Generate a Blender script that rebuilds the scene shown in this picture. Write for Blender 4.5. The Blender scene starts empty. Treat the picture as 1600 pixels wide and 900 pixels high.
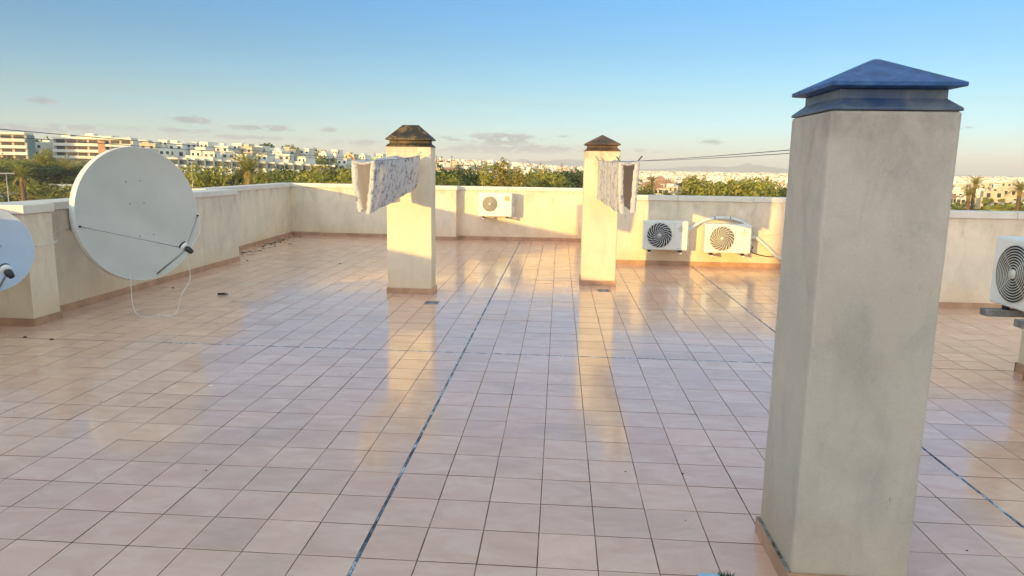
import bpy, bmesh, math, random
from mathutils import Vector, Matrix, noise
R = random.Random(7)
PI = math.pi
D = bpy.data
scn = bpy.context.scene
COL = scn.collection

# ------------------------------------------------------------------ camera model
CF, CP, CR, CY, CH = 1107.0, math.radians(9.7), math.radians(0.9), math.radians(3.9), 1.65
FW = Vector((-math.sin(CY)*math.cos(CP), math.cos(CY)*math.cos(CP), -math.sin(CP)))
_r0 = Vector((math.cos(CY), math.sin(CY), 0)); _u0 = _r0.cross(FW)
RT = _r0*math.cos(CR) + _u0*math.sin(CR)
UP = -_r0*math.sin(CR) + _u0*math.cos(CR)
EYE = Vector((0, 0, CH))
def horizon(px):
    # pixel row of the true horizon in column px
    return 450 + CF*(FW.z + RT.z*(px-800)/CF)/UP.z
def direction(px):
    d = FW + RT*(px-800)/CF - UP*(horizon(px)-450)/CF
    return Vector((d.x, d.y)).normalized()
def spot(px, dist):
    d = direction(px); return d.x*dist, d.y*dist
def height_at(px, py, dist):
    d = FW + RT*(px-800)/CF - UP*(py-450)/CF
    return CH + d.z*dist/math.hypot(d.x, d.y)

# ------------------------------------------------------------------ materials
def nd(nt, t, **kw):
    n = nt.nodes.new(t)
    for k, v in kw.items(): setattr(n, k, v)
    return n
def newmat(name, base=(.5, .5, .5), rough=.7, metal=0, spec=.5):
    m = D.materials.new(name); m.use_nodes = True
    nt = m.node_tree; b = nt.nodes['Principled BSDF']
    b.inputs['Base Color'].default_value = (*base, 1)
    b.inputs['Roughness'].default_value = rough
    b.inputs['Metallic'].default_value = metal
    b.inputs['Specular IOR Level'].default_value = spec
    return m, nt, b
def ramp(nt, stops, fac=None):
    r = nd(nt, 'ShaderNodeValToRGB')
    e = r.color_ramp.elements
    while len(e) < len(stops): e.new(.5)
    for i, (p, c) in enumerate(stops):
        e[i].position = p; e[i].color = (*c, 1) if len(c) == 3 else c
    if fac is not None: nt.links.new(fac, r.inputs[0])
    return r
def tex(nt, scale, detail=4, rough=.55, vec=None, stretch=None, dist=0):
    tc = nd(nt, 'ShaderNodeTexCoord')
    v = tc.outputs['Object'] if vec is None else vec
    if stretch:
        mp = nd(nt, 'ShaderNodeMapping'); mp.inputs['Scale'].default_value = stretch
        nt.links.new(v, mp.inputs[0]); v = mp.outputs[0]
    n = nd(nt, 'ShaderNodeTexNoise'); n.inputs['Scale'].default_value = scale
    n.inputs['Detail'].default_value = detail; n.inputs['Roughness'].default_value = rough
    n.inputs['Distortion'].default_value = dist
    nt.links.new(v, n.inputs['Vector']); return n
def mixc(nt, a, b, fac, mode='MIX'):
    m = nd(nt, 'ShaderNodeMix', data_type='RGBA', blend_type=mode)
    for s, v in ((6, a), (7, b), (0, fac)):
        if hasattr(v, 'is_output') or hasattr(v, 'links'): nt.links.new(v, m.inputs[s])
        else: m.inputs[s].default_value = (*v, 1) if isinstance(v, tuple) else v
    return m.outputs[2]
def math_(nt, op, a, b=None, clamp=False):
    m = nd(nt, 'ShaderNodeMath', operation=op); m.use_clamp = clamp
    for i, v in enumerate((a, b)):
        if v is None: continue
        if hasattr(v, 'links'): nt.links.new(v, m.inputs[i])
        else: m.inputs[i].default_value = v
    return m.outputs[0]
def bump(nt, b, h, strength=.3, dist=.01):
    n = nd(nt, 'ShaderNodeBump'); n.inputs['Strength'].default_value = strength
    n.inputs['Distance'].default_value = dist
    nt.links.new(h, n.inputs['Height']); nt.links.new(n.outputs[0], b.inputs['Normal'])

def simple(name, base, rough=.6, metal=0, var=.12, scale=6, bmp=0, spec=.5):
    m, nt, b = newmat(name, base, rough, metal, spec)
    n = tex(nt, scale, 5)
    lo = tuple(c*(1-var) for c in base); hi = tuple(min(1, c*(1+var)) for c in base)
    r = ramp(nt, [(.3, lo), (.7, hi)], n.outputs[0])
    nt.links.new(r.outputs[0], b.inputs['Base Color'])
    if bmp: bump(nt, b, tex(nt, scale*12, 4).outputs[0], bmp, .004)
    return m

def plaster(name, base, dirt=(.30, .26, .21), amount=.5, grime_top=1.9, mottle=0):
    m, nt, b = newmat(name, base, .88, 0, .25)
    big = tex(nt, 1.3, 6, .6)
    fine = tex(nt, 9, 6, .65)
    streak = tex(nt, 5, 5, .6, stretch=(1.1, 1.1, .42), dist=.5)
    c1 = ramp(nt, [(.3, tuple(x*.86 for x in base)), (.72, tuple(min(1, x*1.07) for x in base))], big.outputs[0])
    f = ramp(nt, [(.50, (0, 0, 0)), (.80, (1, 1, 1))], streak.outputs[0])
    fm = math_(nt, 'MULTIPLY', f.outputs[0], amount)
    c2 = mixc(nt, c1.outputs[0], dirt, fm)
    g = ramp(nt, [(.42, (0, 0, 0)), (.75, (1, 1, 1))], fine.outputs[0])
    c3 = mixc(nt, c2, tuple(x*.8 for x in base), math_(nt, 'MULTIPLY', g.outputs[0], .3))
    # weathering stains growing from the top edge
    if grime_top:
        tc = nd(nt, 'ShaderNodeTexCoord'); sp = nd(nt, 'ShaderNodeSeparateXYZ'); nt.links.new(tc.outputs['Object'], sp.inputs[0])
        z = math_(nt, 'SUBTRACT', grime_top, sp.outputs[2])
        z = math_(nt, 'ADD', z, math_(nt, 'MULTIPLY', math_(nt, 'SUBTRACT', streak.outputs[0], .5), -.9))
        gz = ramp(nt, [(0, (1, 1, 1)), (.55 if mottle else .38, (0, 0, 0))], z)
        sp2 = tex(nt, 2.6, 6, .7)
        gm = math_(nt, 'MULTIPLY', gz.outputs[0], ramp(nt, [(.38, (0, 0, 0)), (.66, (1, 1, 1))], sp2.outputs[0]).outputs[0])
        c3 = mixc(nt, c3, tuple(x*.62 for x in dirt), math_(nt, 'MULTIPLY', gm, (.58 if mottle else .6)))
    if mottle:
        mt = tex(nt, 4.5, 8, .72, dist=.5); mr = ramp(nt, [(.28, (.84, .845, .86)), (.48, (1, 1, 1)), (.72, (1.06, 1.05, 1.01))], mt.outputs[0]); c3 = mixc(nt, c3, mr.outputs[0], 1.0, 'MULTIPLY')
    # splash-back dirt just above the floor
    tcb = nd(nt, 'ShaderNodeTexCoord'); spb = nd(nt, 'ShaderNodeSeparateXYZ'); nt.links.new(tcb.outputs['Object'], spb.inputs[0])
    zb = math_(nt, 'ADD', spb.outputs[2], math_(nt, 'MULTIPLY', math_(nt, 'SUBTRACT', big.outputs[0], .5), .6))
    zr = ramp(nt, [(.05, (1, 1, 1)), (.34, (0, 0, 0))], zb)
    c3 = mixc(nt, c3, tuple(x*y for x, y in zip(base, (.92, .74, .52))), math_(nt, 'MULTIPLY', zr.outputs[0], .45))
    # scuffs: sparse short dark scratches, and fine speckle
    sc = tex(nt, 26, 3, .6, stretch=(1, 1, .35), dist=1.5); sr = ramp(nt, [(.70, (0, 0, 0)), (.75, (1, 1, 1))], sc.outputs[0])
    c3 = mixc(nt, c3, (.14, .12, .10), math_(nt, 'MULTIPLY', sr.outputs[0], .45))
    sk_ = tex(nt, 140, 3, .7); c3 = mixc(nt, c3, ramp(nt, [(.3, (.94, .94, .94)), (.7, (1.04, 1.04, 1.04))], sk_.outputs[0]).outputs[0], 1.0, 'MULTIPLY')
    nt.links.new(c3, b.inputs['Base Color'])
    gr = tex(nt, 90, 5, .7); ad = math_(nt, 'ADD', gr.outputs[0], math_(nt, 'MULTIPLY', fine.outputs[0], 1.2))
    bump(nt, b, ad, .35, .004)
    return m

M = {}
M['wall'] = plaster('cream_plaster', (.80, .68, .53), amount=.30, grime_top=1.25)
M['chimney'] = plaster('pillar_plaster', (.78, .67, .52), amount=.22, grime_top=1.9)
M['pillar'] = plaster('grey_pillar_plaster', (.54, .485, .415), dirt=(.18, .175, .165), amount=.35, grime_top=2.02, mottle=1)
M['coping'] = simple('coping_paint', (.68, .63, .56), .55, var=.08, scale=3, bmp=.2)
M['skirt'] = simple('terracotta_skirting', (.46, .27, .165), .4, var=.22, scale=5, bmp=.1)
M['skirt_top'] = simple('grey_mortar', (.22, .20, .18), .9, var=.8, scale=14)
M['tower'] = plaster('tower_plaster', (.62, .56, .46), grime_top=0)

# floor tiles
def tile_mat():
    m, nt, b = newmat('beige_glazed_tile', rough=.2, spec=.5)
    at = nd(nt, 'ShaderNodeAttribute'); at.attribute_name = 'tile'
    sep = nd(nt, 'ShaderNodeSeparateColor'); nt.links.new(at.outputs['Color'], sep.inputs[0])
    tc = nd(nt, 'ShaderNodeTexCoord')
    off = nd(nt, 'ShaderNodeVectorMath', operation='MULTIPLY_ADD')
    nt.links.new(at.outputs['Color'], off.inputs[0]); off.inputs[1].default_value = (37, 53, 71)
    nt.links.new(tc.outputs['Object'], off.inputs[2])
    w = tex(nt, 3.2, 5, .6, vec=off.outputs[0], stretch=(1, 1.9, 1), dist=1.0)
    w2 = tex(nt, 22, 4, .6, vec=off.outputs[0])
    c = ramp(nt, [(.22, (.66, .405, .29)), (.5, (.72, .465, .345)), (.8, (.79, .56, .44))], w.outputs[0])
    t = ramp(nt, [(0, (.93, .92, .92)), (1, (1.06, 1.04, 1.03))], sep.outputs[0])
    c2 = mixc(nt, c.outputs[0], t.outputs[0], 1.0, 'MULTIPLY')
    # dull dirt patches with shapes of their own
    dn = tex(nt, .9, 6, .65)
    dm = ramp(nt, [(.5, (0, 0, 0)), (.75, (1, 1, 1))], dn.outputs[0])
    c3 = mixc(nt, c2, (.36, .265, .20), math_(nt, 'MULTIPLY', dm.outputs[0], .48))
    nt.links.new(c3, b.inputs['Base Color'])
    r = math_(nt, 'ADD', math_(nt, 'MULTIPLY', w2.outputs[0], .09), .06)
    r = math_(nt, 'ADD', r, math_(nt, 'MULTIPLY', dm.outputs[0], .13))
    r = math_(nt, 'ADD', r, math_(nt, 'MULTIPLY', sep.outputs[1], .05))
    nt.links.new(r, b.inputs['Roughness'])
    b.inputs['IOR'].default_value = 1.8
    bump(nt, b, tex(nt, 11, 3, .5, vec=off.outputs[0]).outputs[0], .10, .0018)
    return m
M['tile'] = tile_mat()
def grout_mat():
    m, nt, b = newmat('old_grout', rough=.9)
    n = tex(nt, 1.6, 5, .7)
    r = ramp(nt, [(.36, (.06, .04, .032)), (.5, (.17, .105, .08)), (.64, (.34, .225, .17))], n.outputs[0])
    nt.links.new(r.outputs[0], b.inputs['Base Color']); return m
M['grout'] = grout_mat()
def seam_mat():
    m, nt, b = newmat('painted_joint_sealant', rough=.5)
    n = tex(nt, 14, 5, .75, stretch=(1, .5, 1))
    r = ramp(nt, [(.40, (.03, .04, .06)), (.50, (.10, .16, .23)), (.56, (.34, .44, .52)), (.72, (.62, .66, .68))], n.outputs[0])
    r.color_ramp.interpolation = 'LINEAR'
    nt.links.new(r.outputs[0], b.inputs['Base Color']); bump(nt, b, n.outputs[0], .6, .004); return m
M['seam'] = seam_mat()

def weathered(name, stops, rough=.5, scale=5, spec=.5):
    m, nt, b = newmat(name, rough=rough, spec=spec)
    n = tex(nt, scale, 8, .68, dist=.9)
    r = ramp(nt, stops, n.outputs[0]); nt.links.new(r.outputs[0], b.inputs['Base Color'])
    bump(nt, b, tex(nt, scale*5, 6, .7).outputs[0], .35, .004)
    return m
M['cap_blue'] = weathered('worn_blue_glaze', [(.30, (.015, .03, .07)), (.42, (.012, .055, .18)), (.55, (.02, .085, .27)), (.66, (.045, .12, .28)), (.78, (.17, .20, .22))], .5, 11)
M['cap_neck'] = weathered('dirty_blue_grey_glaze', [(.3, (.02, .05, .14)), (.5, (.06, .09, .15)), (.7, (.15, .16, .17))], .5, 6)
M['cap_dark'] = weathered('blackened_cap_mortar', [(.40, (.012, .012, .012)), (.50, (.03, .025, .018)), (.57, (.15, .10, .05)), (.62, (.03, .027, .022)), (.76, (.20, .17, .14))], .6, 3.4)
M['cap_brown'] = weathered('brown_cap_tile', [(.34, (.02, .016, .013)), (.5, (.07, .042, .028)), (.62, (.14, .085, .05)), (.76, (.04, .03, .02))], .6, 4)
M['dish'] = simple('white_dish_paint', (.52, .52, .49), .42, var=.09, scale=2)
M['dish_rim'] = simple('white_dish_rim', (.66, .66, .64), .4, var=.04, scale=2)
M['dish_blue'] = simple('pale_blue_dish_paint', (.40, .48, .60), .42, var=.05, scale=3)
M['black'] = simple('black_plastic', (.018, .018, .02), .35, var=.3)
M['white_plastic'] = simple('white_plastic', (.74, .74, .72), .4, var=.05)
M['steel'] = simple('galvanised_steel', (.32, .32, .33), .38, .8, var=.25, scale=14)
M['wire'] = simple('dark_clothes_wire', (.06, .08, .10), .5, var=.2)
M['cable'] = simple('white_cable', (.66, .64, .60), .5, var=.08)
M['ac'] = simple('white_enamel', (.74, .74, .70), .35, var=.04, scale=3)
M['ac_dark'] = simple('dark_fan_recess', (.02, .022, .025), .5, var=.3)
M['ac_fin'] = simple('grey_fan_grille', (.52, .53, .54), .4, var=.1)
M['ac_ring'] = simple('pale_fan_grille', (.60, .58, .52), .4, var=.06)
M['sticker'] = simple('orange_paper_sticker', (.75, .42, .22), .6, var=.2, scale=40)
M['mark_grey'] = simple('grey_print', (.20, .19, .17), .6)
M['mark_green'] = simple('green_print', (.30, .42, .06), .6)
M['bracket'] = simple('concrete_bearer', (.22, .205, .19), .8, var=.4, scale=16, bmp=.5)
M['lamp_grey'] = simple('pale_lamp_paint', (.40, .39, .37), .5)
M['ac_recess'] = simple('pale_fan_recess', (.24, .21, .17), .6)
M['bracket_white'] = simple('white_bracket', (.66, .66, .65), .45)
M['rubber'] = simple('black_rubber', (.02, .02, .02), .7)
M['copper'] = simple('tan_pipe', (.52, .31, .14), .5)
M['insul'] = simple('white_pipe_insulation', (.66, .67, .68), .6, var=.1, scale=20, bmp=.2)
M['debris'] = simple('dry_debris', (.035, .028, .022), .9, var=.5, scale=40)
M['chip'] = simple('white_chip', (.8, .8, .78), .6)
M['peg_orange'] = simple('orange_peg', (.75, .28, .04), .4)
M['peg_green'] = simple('lime_peg', (.55, .75, .08), .4)
M['peg_dark'] = simple('dark_wood_peg', (.07, .06, .055), .6)
M['peg_teal'] = simple('teal_peg', (.10, .32, .28), .5)
M['brush_blue'] = simple('light_blue_brush', (.30, .52, .68), .4)
M['bristle'] = simple('green_bristles', (.02, .07, .045), .8, var=.5, scale=60)

def sheet_mat(name, spots, bg=(.62, .63, .67), inner_shade=(.66, .585, .52)):
    m, nt, b = newmat(name, rough=.9, spec=.1)
    n1 = tex(nt, 14, 4, .62, stretch=(1, 1, .85), dist=.25)
    n2 = tex(nt, 42, 4, .7, stretch=(1, 1, .6), dist=.6)
    a = ramp(nt, [(.53, (0, 0, 0)), (.62, (1, 1, 1))], n1.outputs[0])
    c = ramp(nt, [(.54, (0, 0, 0)), (.66, (1, 1, 1))], n2.outputs[0])
    s = math_(nt, 'MAXIMUM', math_(nt, 'MULTIPLY', a.outputs[0], .75), math_(nt, 'MULTIPLY', c.outputs[0], .5))
    col = mixc(nt, bg, spots, s)
    geo = nd(nt, 'ShaderNodeNewGeometry')
    col = mixc(nt, col, inner_shade, geo.outputs['Backfacing'])  # back faces: warm transmitted light and shade put into the colour
    nt.links.new(col, b.inputs['Base Color'])
    tr = nd(nt, 'ShaderNodeBsdfTranslucent'); nt.links.new(col, tr.inputs[0])
    mx = nd(nt, 'ShaderNodeMixShader'); mx.inputs[0].default_value = .28
    out = nt.nodes['Material Output']
    nt.links.new(b.outputs[0], mx.inputs[1]); nt.links.new(tr.outputs[0], mx.inputs[2]); nt.links.new(mx.outputs[0], out.inputs[0])
    bump(nt, b, tex(nt, 30, 4).outputs[0], .3, .006)
    return m
M['sheet'] = sheet_mat('blue_grey_floral_cotton', (.10, .12, .18))
M['sheet_b'] = sheet_mat('white_floral_cotton', (.17, .21, .32), inner_shade=(.50, .41, .34))

# landscape materials (world-scale variation, object random for copies)
def varied(name, a, b_, rough=.85, scale=.35, rnd=.18, transl=0):
    m, nt, b = newmat(name, a, rough, 0, .2)
    n = tex(nt, scale, 4, .6)
    r = ramp(nt, [(.32, a), (.68, b_)], n.outputs[0])
    oi = nd(nt, 'ShaderNodeObjectInfo')
    v = math_(nt, 'ADD', math_(nt, 'MULTIPLY', oi.outputs['Random'], 2*rnd), 1-rnd)
    hs = nd(nt, 'ShaderNodeHueSaturation'); nt.links.new(r.outputs[0], hs.inputs['Color']); nt.links.new(v, hs.inputs['Value'])
    nt.links.new(hs.outputs[0], b.inputs['Base Color'])
    if transl:
        tr = nd(nt, 'ShaderNodeBsdfTranslucent'); nt.links.new(hs.outputs[0], tr.inputs[0])
        mx = nd(nt, 'ShaderNodeMixShader'); mx.inputs[0].default_value = transl
        nt.links.new(b.outputs[0], mx.inputs[1]); nt.links.new(tr.outputs[0], mx.inputs[2]); nt.links.new(mx.outputs[0], nt.nodes['Material Output'].inputs[0])
    return m
M['leaf_olive'] = varied('olive_foliage', (.19, .20, .035), (.34, .33, .07), scale=.5, transl=.25)
M['leaf_green'] = varied('green_foliage', (.125, .16, .032), (.25, .27, .06), scale=.5, transl=.25)
M['leaf_dark'] = varied('dark_foliage', (.035, .065, .022), (.08, .11, .034), scale=.5, transl=.2)
M['leaf_gold'] = varied('golden_foliage', (.23, .19, .035), (.36, .30, .07), scale=.5, transl=.25)
M['frond'] = varied('palm_frond', (.19, .19, .045), (.34, .31, .09), scale=1, transl=.2)
M['frond_dry'] = varied('dry_frond', (.30, .18, .08), (.42, .27, .12), scale=1)
M['bark'] = varied('bark', (.09, .065, .045), (.16, .11, .075), scale=2)
M['h_white'] = varied('white_render', (.66, .64, .57), (.76, .74, .67), scale=.1, rnd=.08)
M['h_cream'] = varied('cream_render', (.48, .42, .31), (.56, .49, .37), scale=.1, rnd=.08)
M['h_pink'] = varied('pinkish_render', (.55, .38, .28), (.60, .44, .33), scale=.1, rnd=.1)
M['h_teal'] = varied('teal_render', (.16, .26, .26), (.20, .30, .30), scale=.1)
M['h_brick'] = varied('terracotta_panel', (.38, .21, .13), (.44, .26, .17), scale=.4)
M['h_roof'] = varied('clay_roof_tiles', (.34, .17, .10), (.45, .25, .15), scale=.8)
M['h_purple'] = varied('greyish_roof', (.22, .18, .19), (.28, .23, .24), scale=.8)
M['glass'] = simple('dark_window_glass', (.035, .045, .055), .15, var=.4, scale=.6)
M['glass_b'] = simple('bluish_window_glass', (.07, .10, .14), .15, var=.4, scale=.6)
M['asphalt'] = simple('asphalt', (.06, .058, .06), .9, var=.2, scale=.3)
M['car_white'] = simple('white_car_paint', (.72, .72, .72), .3)
M['car_dark'] = simple('dark_car_paint', (.04, .05, .07), .3)
M['car_grey'] = simple('silver_car_paint', (.35, .37, .39), .3, .4)
M['tyre'] = simple('tyre_rubber', (.02, .02, .02), .9)
def ground_mat():
    m, nt, b = newmat('dry_scrub_ground', rough=.95, spec=.1)
    n = tex(nt, .018, 8, .65); n2 = tex(nt, .12, 6, .6)
    c = ramp(nt, [(.35, (.20, .145, .085)), (.5, (.30, .215, .135)), (.62, (.13, .115, .05)), (.75, (.07, .08, .03))], n.outputs[0])
    c2 = ramp(nt, [(.4, (.7, .7, .7)), (.7, (1.2, 1.15, 1.1))], n2.outputs[0])
    nt.links.new(mixc(nt, c.outputs[0], c2.outputs[0], 1.0, 'MULTIPLY'), b.inputs['Base Color']); return m
M['ground'] = ground_mat()
M['mount'] = varied('bare_mountain', (.16, .14, .13), (.24, .21, .19), scale=.002)

# ------------------------------------------------------------------ mesh helpers
def link(o, parent=None):
    COL.objects.link(o)
    if parent is not None: o.parent = parent
    return o
class MB:
    def __init__(s): s.v = []; s.f = []; s.mi = []; s.smooth = []
    def add(s, vs, fs, mi=0, sm=False):
        n = len(s.v); s.v += [tuple(v) for v in vs]; s.f += [tuple(i+n for i in f) for f in fs]
        s.mi += [mi]*len(fs); s.smooth += [sm]*len(fs); return s
    def box(s, x0, y0, z0, x1, y1, z1, mi=0):
        vs = [(x, y, z) for z in (z0, z1) for x, y in ((x0, y0), (x1, y0), (x1, y1), (x0, y1))]
        return s.add(vs, [(3, 2, 1, 0), (4, 5, 6, 7), (0, 1, 5, 4), (1, 2, 6, 5), (2, 3, 7, 6), (3, 0, 4, 7)], mi)
    def prism(s, poly, z0, z1, mi=0, zf=None):
        n = len(poly); vs = [(x, y, z0) for x, y in poly] + [(x, y, z1) for x, y in poly]
        return s.add(vs, [tuple(reversed(range(n))), tuple(range(n, 2*n))] + [(i, (i+1) % n, n+(i+1) % n, n+i) for i in range(n)], mi)
    def rings(s, rings, mi=0, sm=False, cap=True):
        # successive closed loops of equal length
        n = len(rings[0]); vs = [p for r in rings for p in r]; fs = []
        for k in range(len(rings)-1):
            for i in range(n): fs.append((k*n+i, k*n+(i+1) % n, (k+1)*n+(i+1) % n, (k+1)*n+i))
        if cap: fs.append(tuple(reversed(range(n)))); fs.append(tuple(range((len(rings)-1)*n, len(rings)*n)))
        return s.add(vs, fs, mi, sm)
    def tube(s, pts, r, seg=8, mi=0, cap=True):
        pts = [Vector(p) for p in pts]; rs = r if isinstance(r, (list, tuple)) else [r]*len(pts)
        t = (pts[1]-pts[0]).normalized(); a = t.orthogonal().normalized(); rings = []
        for i, p in enumerate(pts):
            if i == 0: tt = pts[1]-pts[0]
            elif i == len(pts)-1: tt = pts[-1]-pts[-2]
            else: tt = pts[i+1]-pts[i-1]
            tt.normalize(); a = (a - tt*a.dot(tt)).normalized(); b = tt.cross(a)
            rings.append([tuple(p + (a*math.cos(2*PI*k/seg) + b*math.sin(2*PI*k/seg))*rs[i]) for k in range(seg)])
        return s.rings(rings, mi, True, cap)
    def disc(s, c, r, ax, seg=32, mi=0):
        c = Vector(c); ax = Vector(ax).normalized(); a = ax.orthogonal().normalized(); b = ax.cross(a)
        return s.add([c+(a*math.cos(2*PI*k/seg)+b*math.sin(2*PI*k/seg))*r for k in range(seg)], [tuple(range(seg))], mi)
    def mesh(s, name, mats):
        me = D.meshes.new(name); me.from_pydata(s.v, [], s.f)
        for m in (mats if isinstance(mats, (list, tuple)) else [mats]): me.materials.append(m)
        me.polygons.foreach_set('material_index', s.mi); me.polygons.foreach_set('use_smooth', s.smooth); me.update(); return me
    def build(s, name, mats, parent=None, bevel=0, loc=None):
        o = D.objects.new(name, s.mesh(name, mats)); link(o, parent)
        if loc is not None: o.location = loc
        if bevel:
            b = o.modifiers.new('bevel', 'BEVEL'); b.width = bevel; b.segments = 2; b.limit_method = 'ANGLE'; b.angle_limit = .6
        return o
def tag(o, label=None, cat=None, group=None, kind=None):
    if label: o['label'] = label
    if cat: o['category'] = cat
    if group: o['group'] = group
    if kind: o['kind'] = kind
    return o
def empty(name, loc=(0, 0, 0), rz=0, label=None, cat=None, group=None):
    o = D.objects.new(name, None); link(o); o.location = loc; o.rotation_euler = (0, 0, rz); o.empty_display_size = .2
    return tag(o, label, cat, group)
def copy_tree(o, parent=None):
    c = o.copy(); COL.objects.link(c)
    if parent: c.parent = parent
    for ch in [x for x in o.children]: copy_tree(ch, c)
    return c

# ------------------------------------------------------------------ roof terrace floor: every tile laid as geometry
TW, TL, GX, GY = .2547, .2833, -.0636, 3.0115
SLOT = .0050
SHEAR = lambda i: -.0065+(i+3)/12*.0105 if -3 <= i <= 9 else (-.0065 if i < -3 else .004)
def inside(x, y):
    if y < -6.9: return False
    if y > 16.3 or x < -6.4 or x > 9.0: return False
    if x < -5.75 and y < 11.5: return False
    if x > .96 and y > 12.6: return False
    if x > 4.3 and y > 9.2: return False
    return True
def floor():
    mb = MB(); cols = []
    n0 = int((-6.5-GX)/TW)-1; n1 = int((9.1-GX)/TW)+1; m0 = int((-7.2-GY)/TL)-1; m1 = int((16.4-GY)/TL)+1
    for i in range(n0, n1):
        for j in range(m0, m1):
            x0 = GX+i*TW; y0 = GY+j*TL
            if not inside(x0+TW/2, y0+TL/2): continue
            sl = SHEAR(i); sr = SHEAR(i+1); sh = lambda x, y: (sl+(sr-sl)*(x-x0)/TW)*(y-3)   # the columns fan out very slightly with distance
            g = SLOT/2 * R.uniform(.75, 1.3)
            ga = g + (.006 if i in (-3, 9) else 0); gb = g + (.006 if i in (-4, 8) else 0)
            gc = g + (.004 if j == 11 else 0); gd = g + (.004 if j == 10 else 0)
            tx, ty, tz = R.gauss(0, .0022), R.gauss(0, .0026), R.uniform(-.0004, .0004)
            P = [(x0+ga, y0+gc), (x0+TW-gb, y0+gc), (x0+TW-gb, y0+TL-gd), (x0+ga, y0+TL-gd)]
            cx, cy = x0+TW/2, y0+TL/2; c = .0011
            Z = lambda x, y: (x-cx)*tx+(y-cy)*ty+tz
            Q = [(P[0][0]+c, P[0][1]+c), (P[1][0]-c, P[1][1]+c), (P[2][0]-c, P[2][1]-c), (P[3][0]+c, P[3][1]-c)]
            vs = [(x+sh(x, y), y, -.0024) for x, y in P] + [(x+sh(x, y), y, Z(x, y)-.0006) for x, y in P] + [(x+sh(x, y), y, Z(x, y)) for x, y in Q]
            fs = [(8, 9, 10, 11)] + [(k, (k+1) % 4, 4+(k+1) % 4, 4+k) for k in range(4)] + [(4+k, 4+(k+1) % 4, 8+(k+1) % 4, 8+k) for k in range(4)]
            mb.add(vs, fs, 0)
            mb.mi[-8:-4] = [1]*4
            cols += [(R.random(), R.random(), R.random(), 1)]*12
    me = mb.mesh('terrace_floor', [M['tile'], M['grout']])
    ca = me.color_attributes.new('tile', 'FLOAT_COLOR', 'POINT')
    ca.data.foreach_set('color', [x for c in cols for x in c])
    o = D.objects.new('terrace_floor', me); link(o); tag(o, kind='structure')
    g = MB(); g.add([(-6.6, -7, -.0016), (9.2, -7, -.0016), (9.2, 9.3, -.0016), (4.35, 9.3, -.0016), (4.35, 12.7, -.0016), (1, 12.7, -.0016), (1, 16.5, -.0016), (-6.6, 16.5, -.0016)], [tuple(range(8))])
    tag(g.build('grout_bed', M['grout']), kind='structure')
floor()
def seam(name, pts, w, label):
    mb = MB(); n = 90; P = []
    for k in range(n+1):
        t = k/n; x = pts[0][0]+(pts[1][0]-pts[0][0])*t; y = pts[0][1]+(pts[1][1]-pts[0][1])*t
        P.append((x, y))
    along = Vector((P[-1][0]-P[0][0], P[-1][1]-P[0][1])).normalized(); nx, ny = -along.y, along.x
    rows = []
    for k, (x, y) in enumerate(P):
        j = R.uniform(-.0012, .0012); ww = w*R.uniform(.8, 1.15)/2; z = .0012+R.uniform(0, .0012)
        rows.append([(x+nx*(-ww+j), y+ny*(-ww+j), -.003), (x+nx*(-ww*.6+j), y+ny*(-ww*.6+j), z), (x+nx*(ww*.6+j), y+ny*(ww*.6+j), z), (x+nx*(ww+j), y+ny*(ww+j), -.003)])
    vs = [p for r in rows for p in r]; fs = []
    for k in range(n):
        for q in range(3): fs.append((k*4+q, k*4+q+1, (k+1)*4+q+1, (k+1)*4+q)[::-1])
    mb.add(vs, fs, 0, True)
    return tag(mb.build(name, M['seam']), kind='structure')
sx = lambda i, y: GX+i*TW+SHEAR(i)*(y-3)
seam('expansion_joint', ((sx(-3, -6), -6), (sx(-3, 15.9), 15.9)), .017, '')
seam('expansion_joint', ((sx(9, -6), -6), (sx(9, 12.2), 12.2)), .017, '')
seam('expansion_joint', ((-3.6, GY+11*TL), (2.2, GY+11*TL)), .007, '')

# ------------------------------------------------------------------ parapet walls
WH, CT, OH = 1.12, .085, .022     # wall height, coping thickness, overhang
def slab(a, b, th, side):
    # footprint from inner-face line a->b, thickness th to the given side (+1 = left of a->b)
    d = Vector((b[0]-a[0], b[1]-a[1])).normalized(); n = Vector((-d.y, d.x))*side
    return d, n
def parapet(a, b, th, side, label, ext=(0, 0), skirt=True, cop=(0, 0), group=None):
    d, n = slab(a, b, th, side)
    a2 = Vector(a)-d*ext[0]; b2 = Vector(b)+d*ext[1]
    root = empty('parapet_wall', (a[0], a[1], 0), 0, label, 'wall', group)
    off = Vector(a)
    def quad(p, q, i0, i1): 
        P = [p+n*i0, q+n*i0, q+n*i1, p+n*i1]
        if side < 0: P = P[::-1]
        return [(v.x-off.x, v.y-off.y) for v in P]
    mb = MB().prism(quad(a2, b2, 0, th), -.02, WH); mb.build('wall', M['wall'], root)
    p0 = a2-d*cop[0]; p1 = b2+d*cop[1]; Lc = (p1-p0).length; nc = max(1, round(Lc/1.25)); mb = MB()
    for k in range(nc):
        dz = R.uniform(-.0015, .0015); mb.prism(quad(p0+d*(Lc*k/nc+(.0025 if k else 0)), p0+d*(Lc*(k+1)/nc-(.0025 if k < nc-1 else 0)), -OH+dz, th+OH), WH+.001, WH+CT+dz)
    mb.build('coping', M['coping'], root, bevel=.006)
    if skirt:
        # skirting made of separate tiles
        L = (Vector(b)-Vector(a)).length; k = 0; s = MB(); x = 0
        while x < L-.01:
            x2 = min(L, x+.405); p = Vector(a)+d*(x+.001); q = Vector(a)+d*(x2-.001); o = R.uniform(-.001, .001)
            s.prism(quad(p, q, -.014+o, -.0005), -.01, .08+o); x = x2
        s.build('skirting', M['skirt'], root, bevel=.002)
    return root
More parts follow.
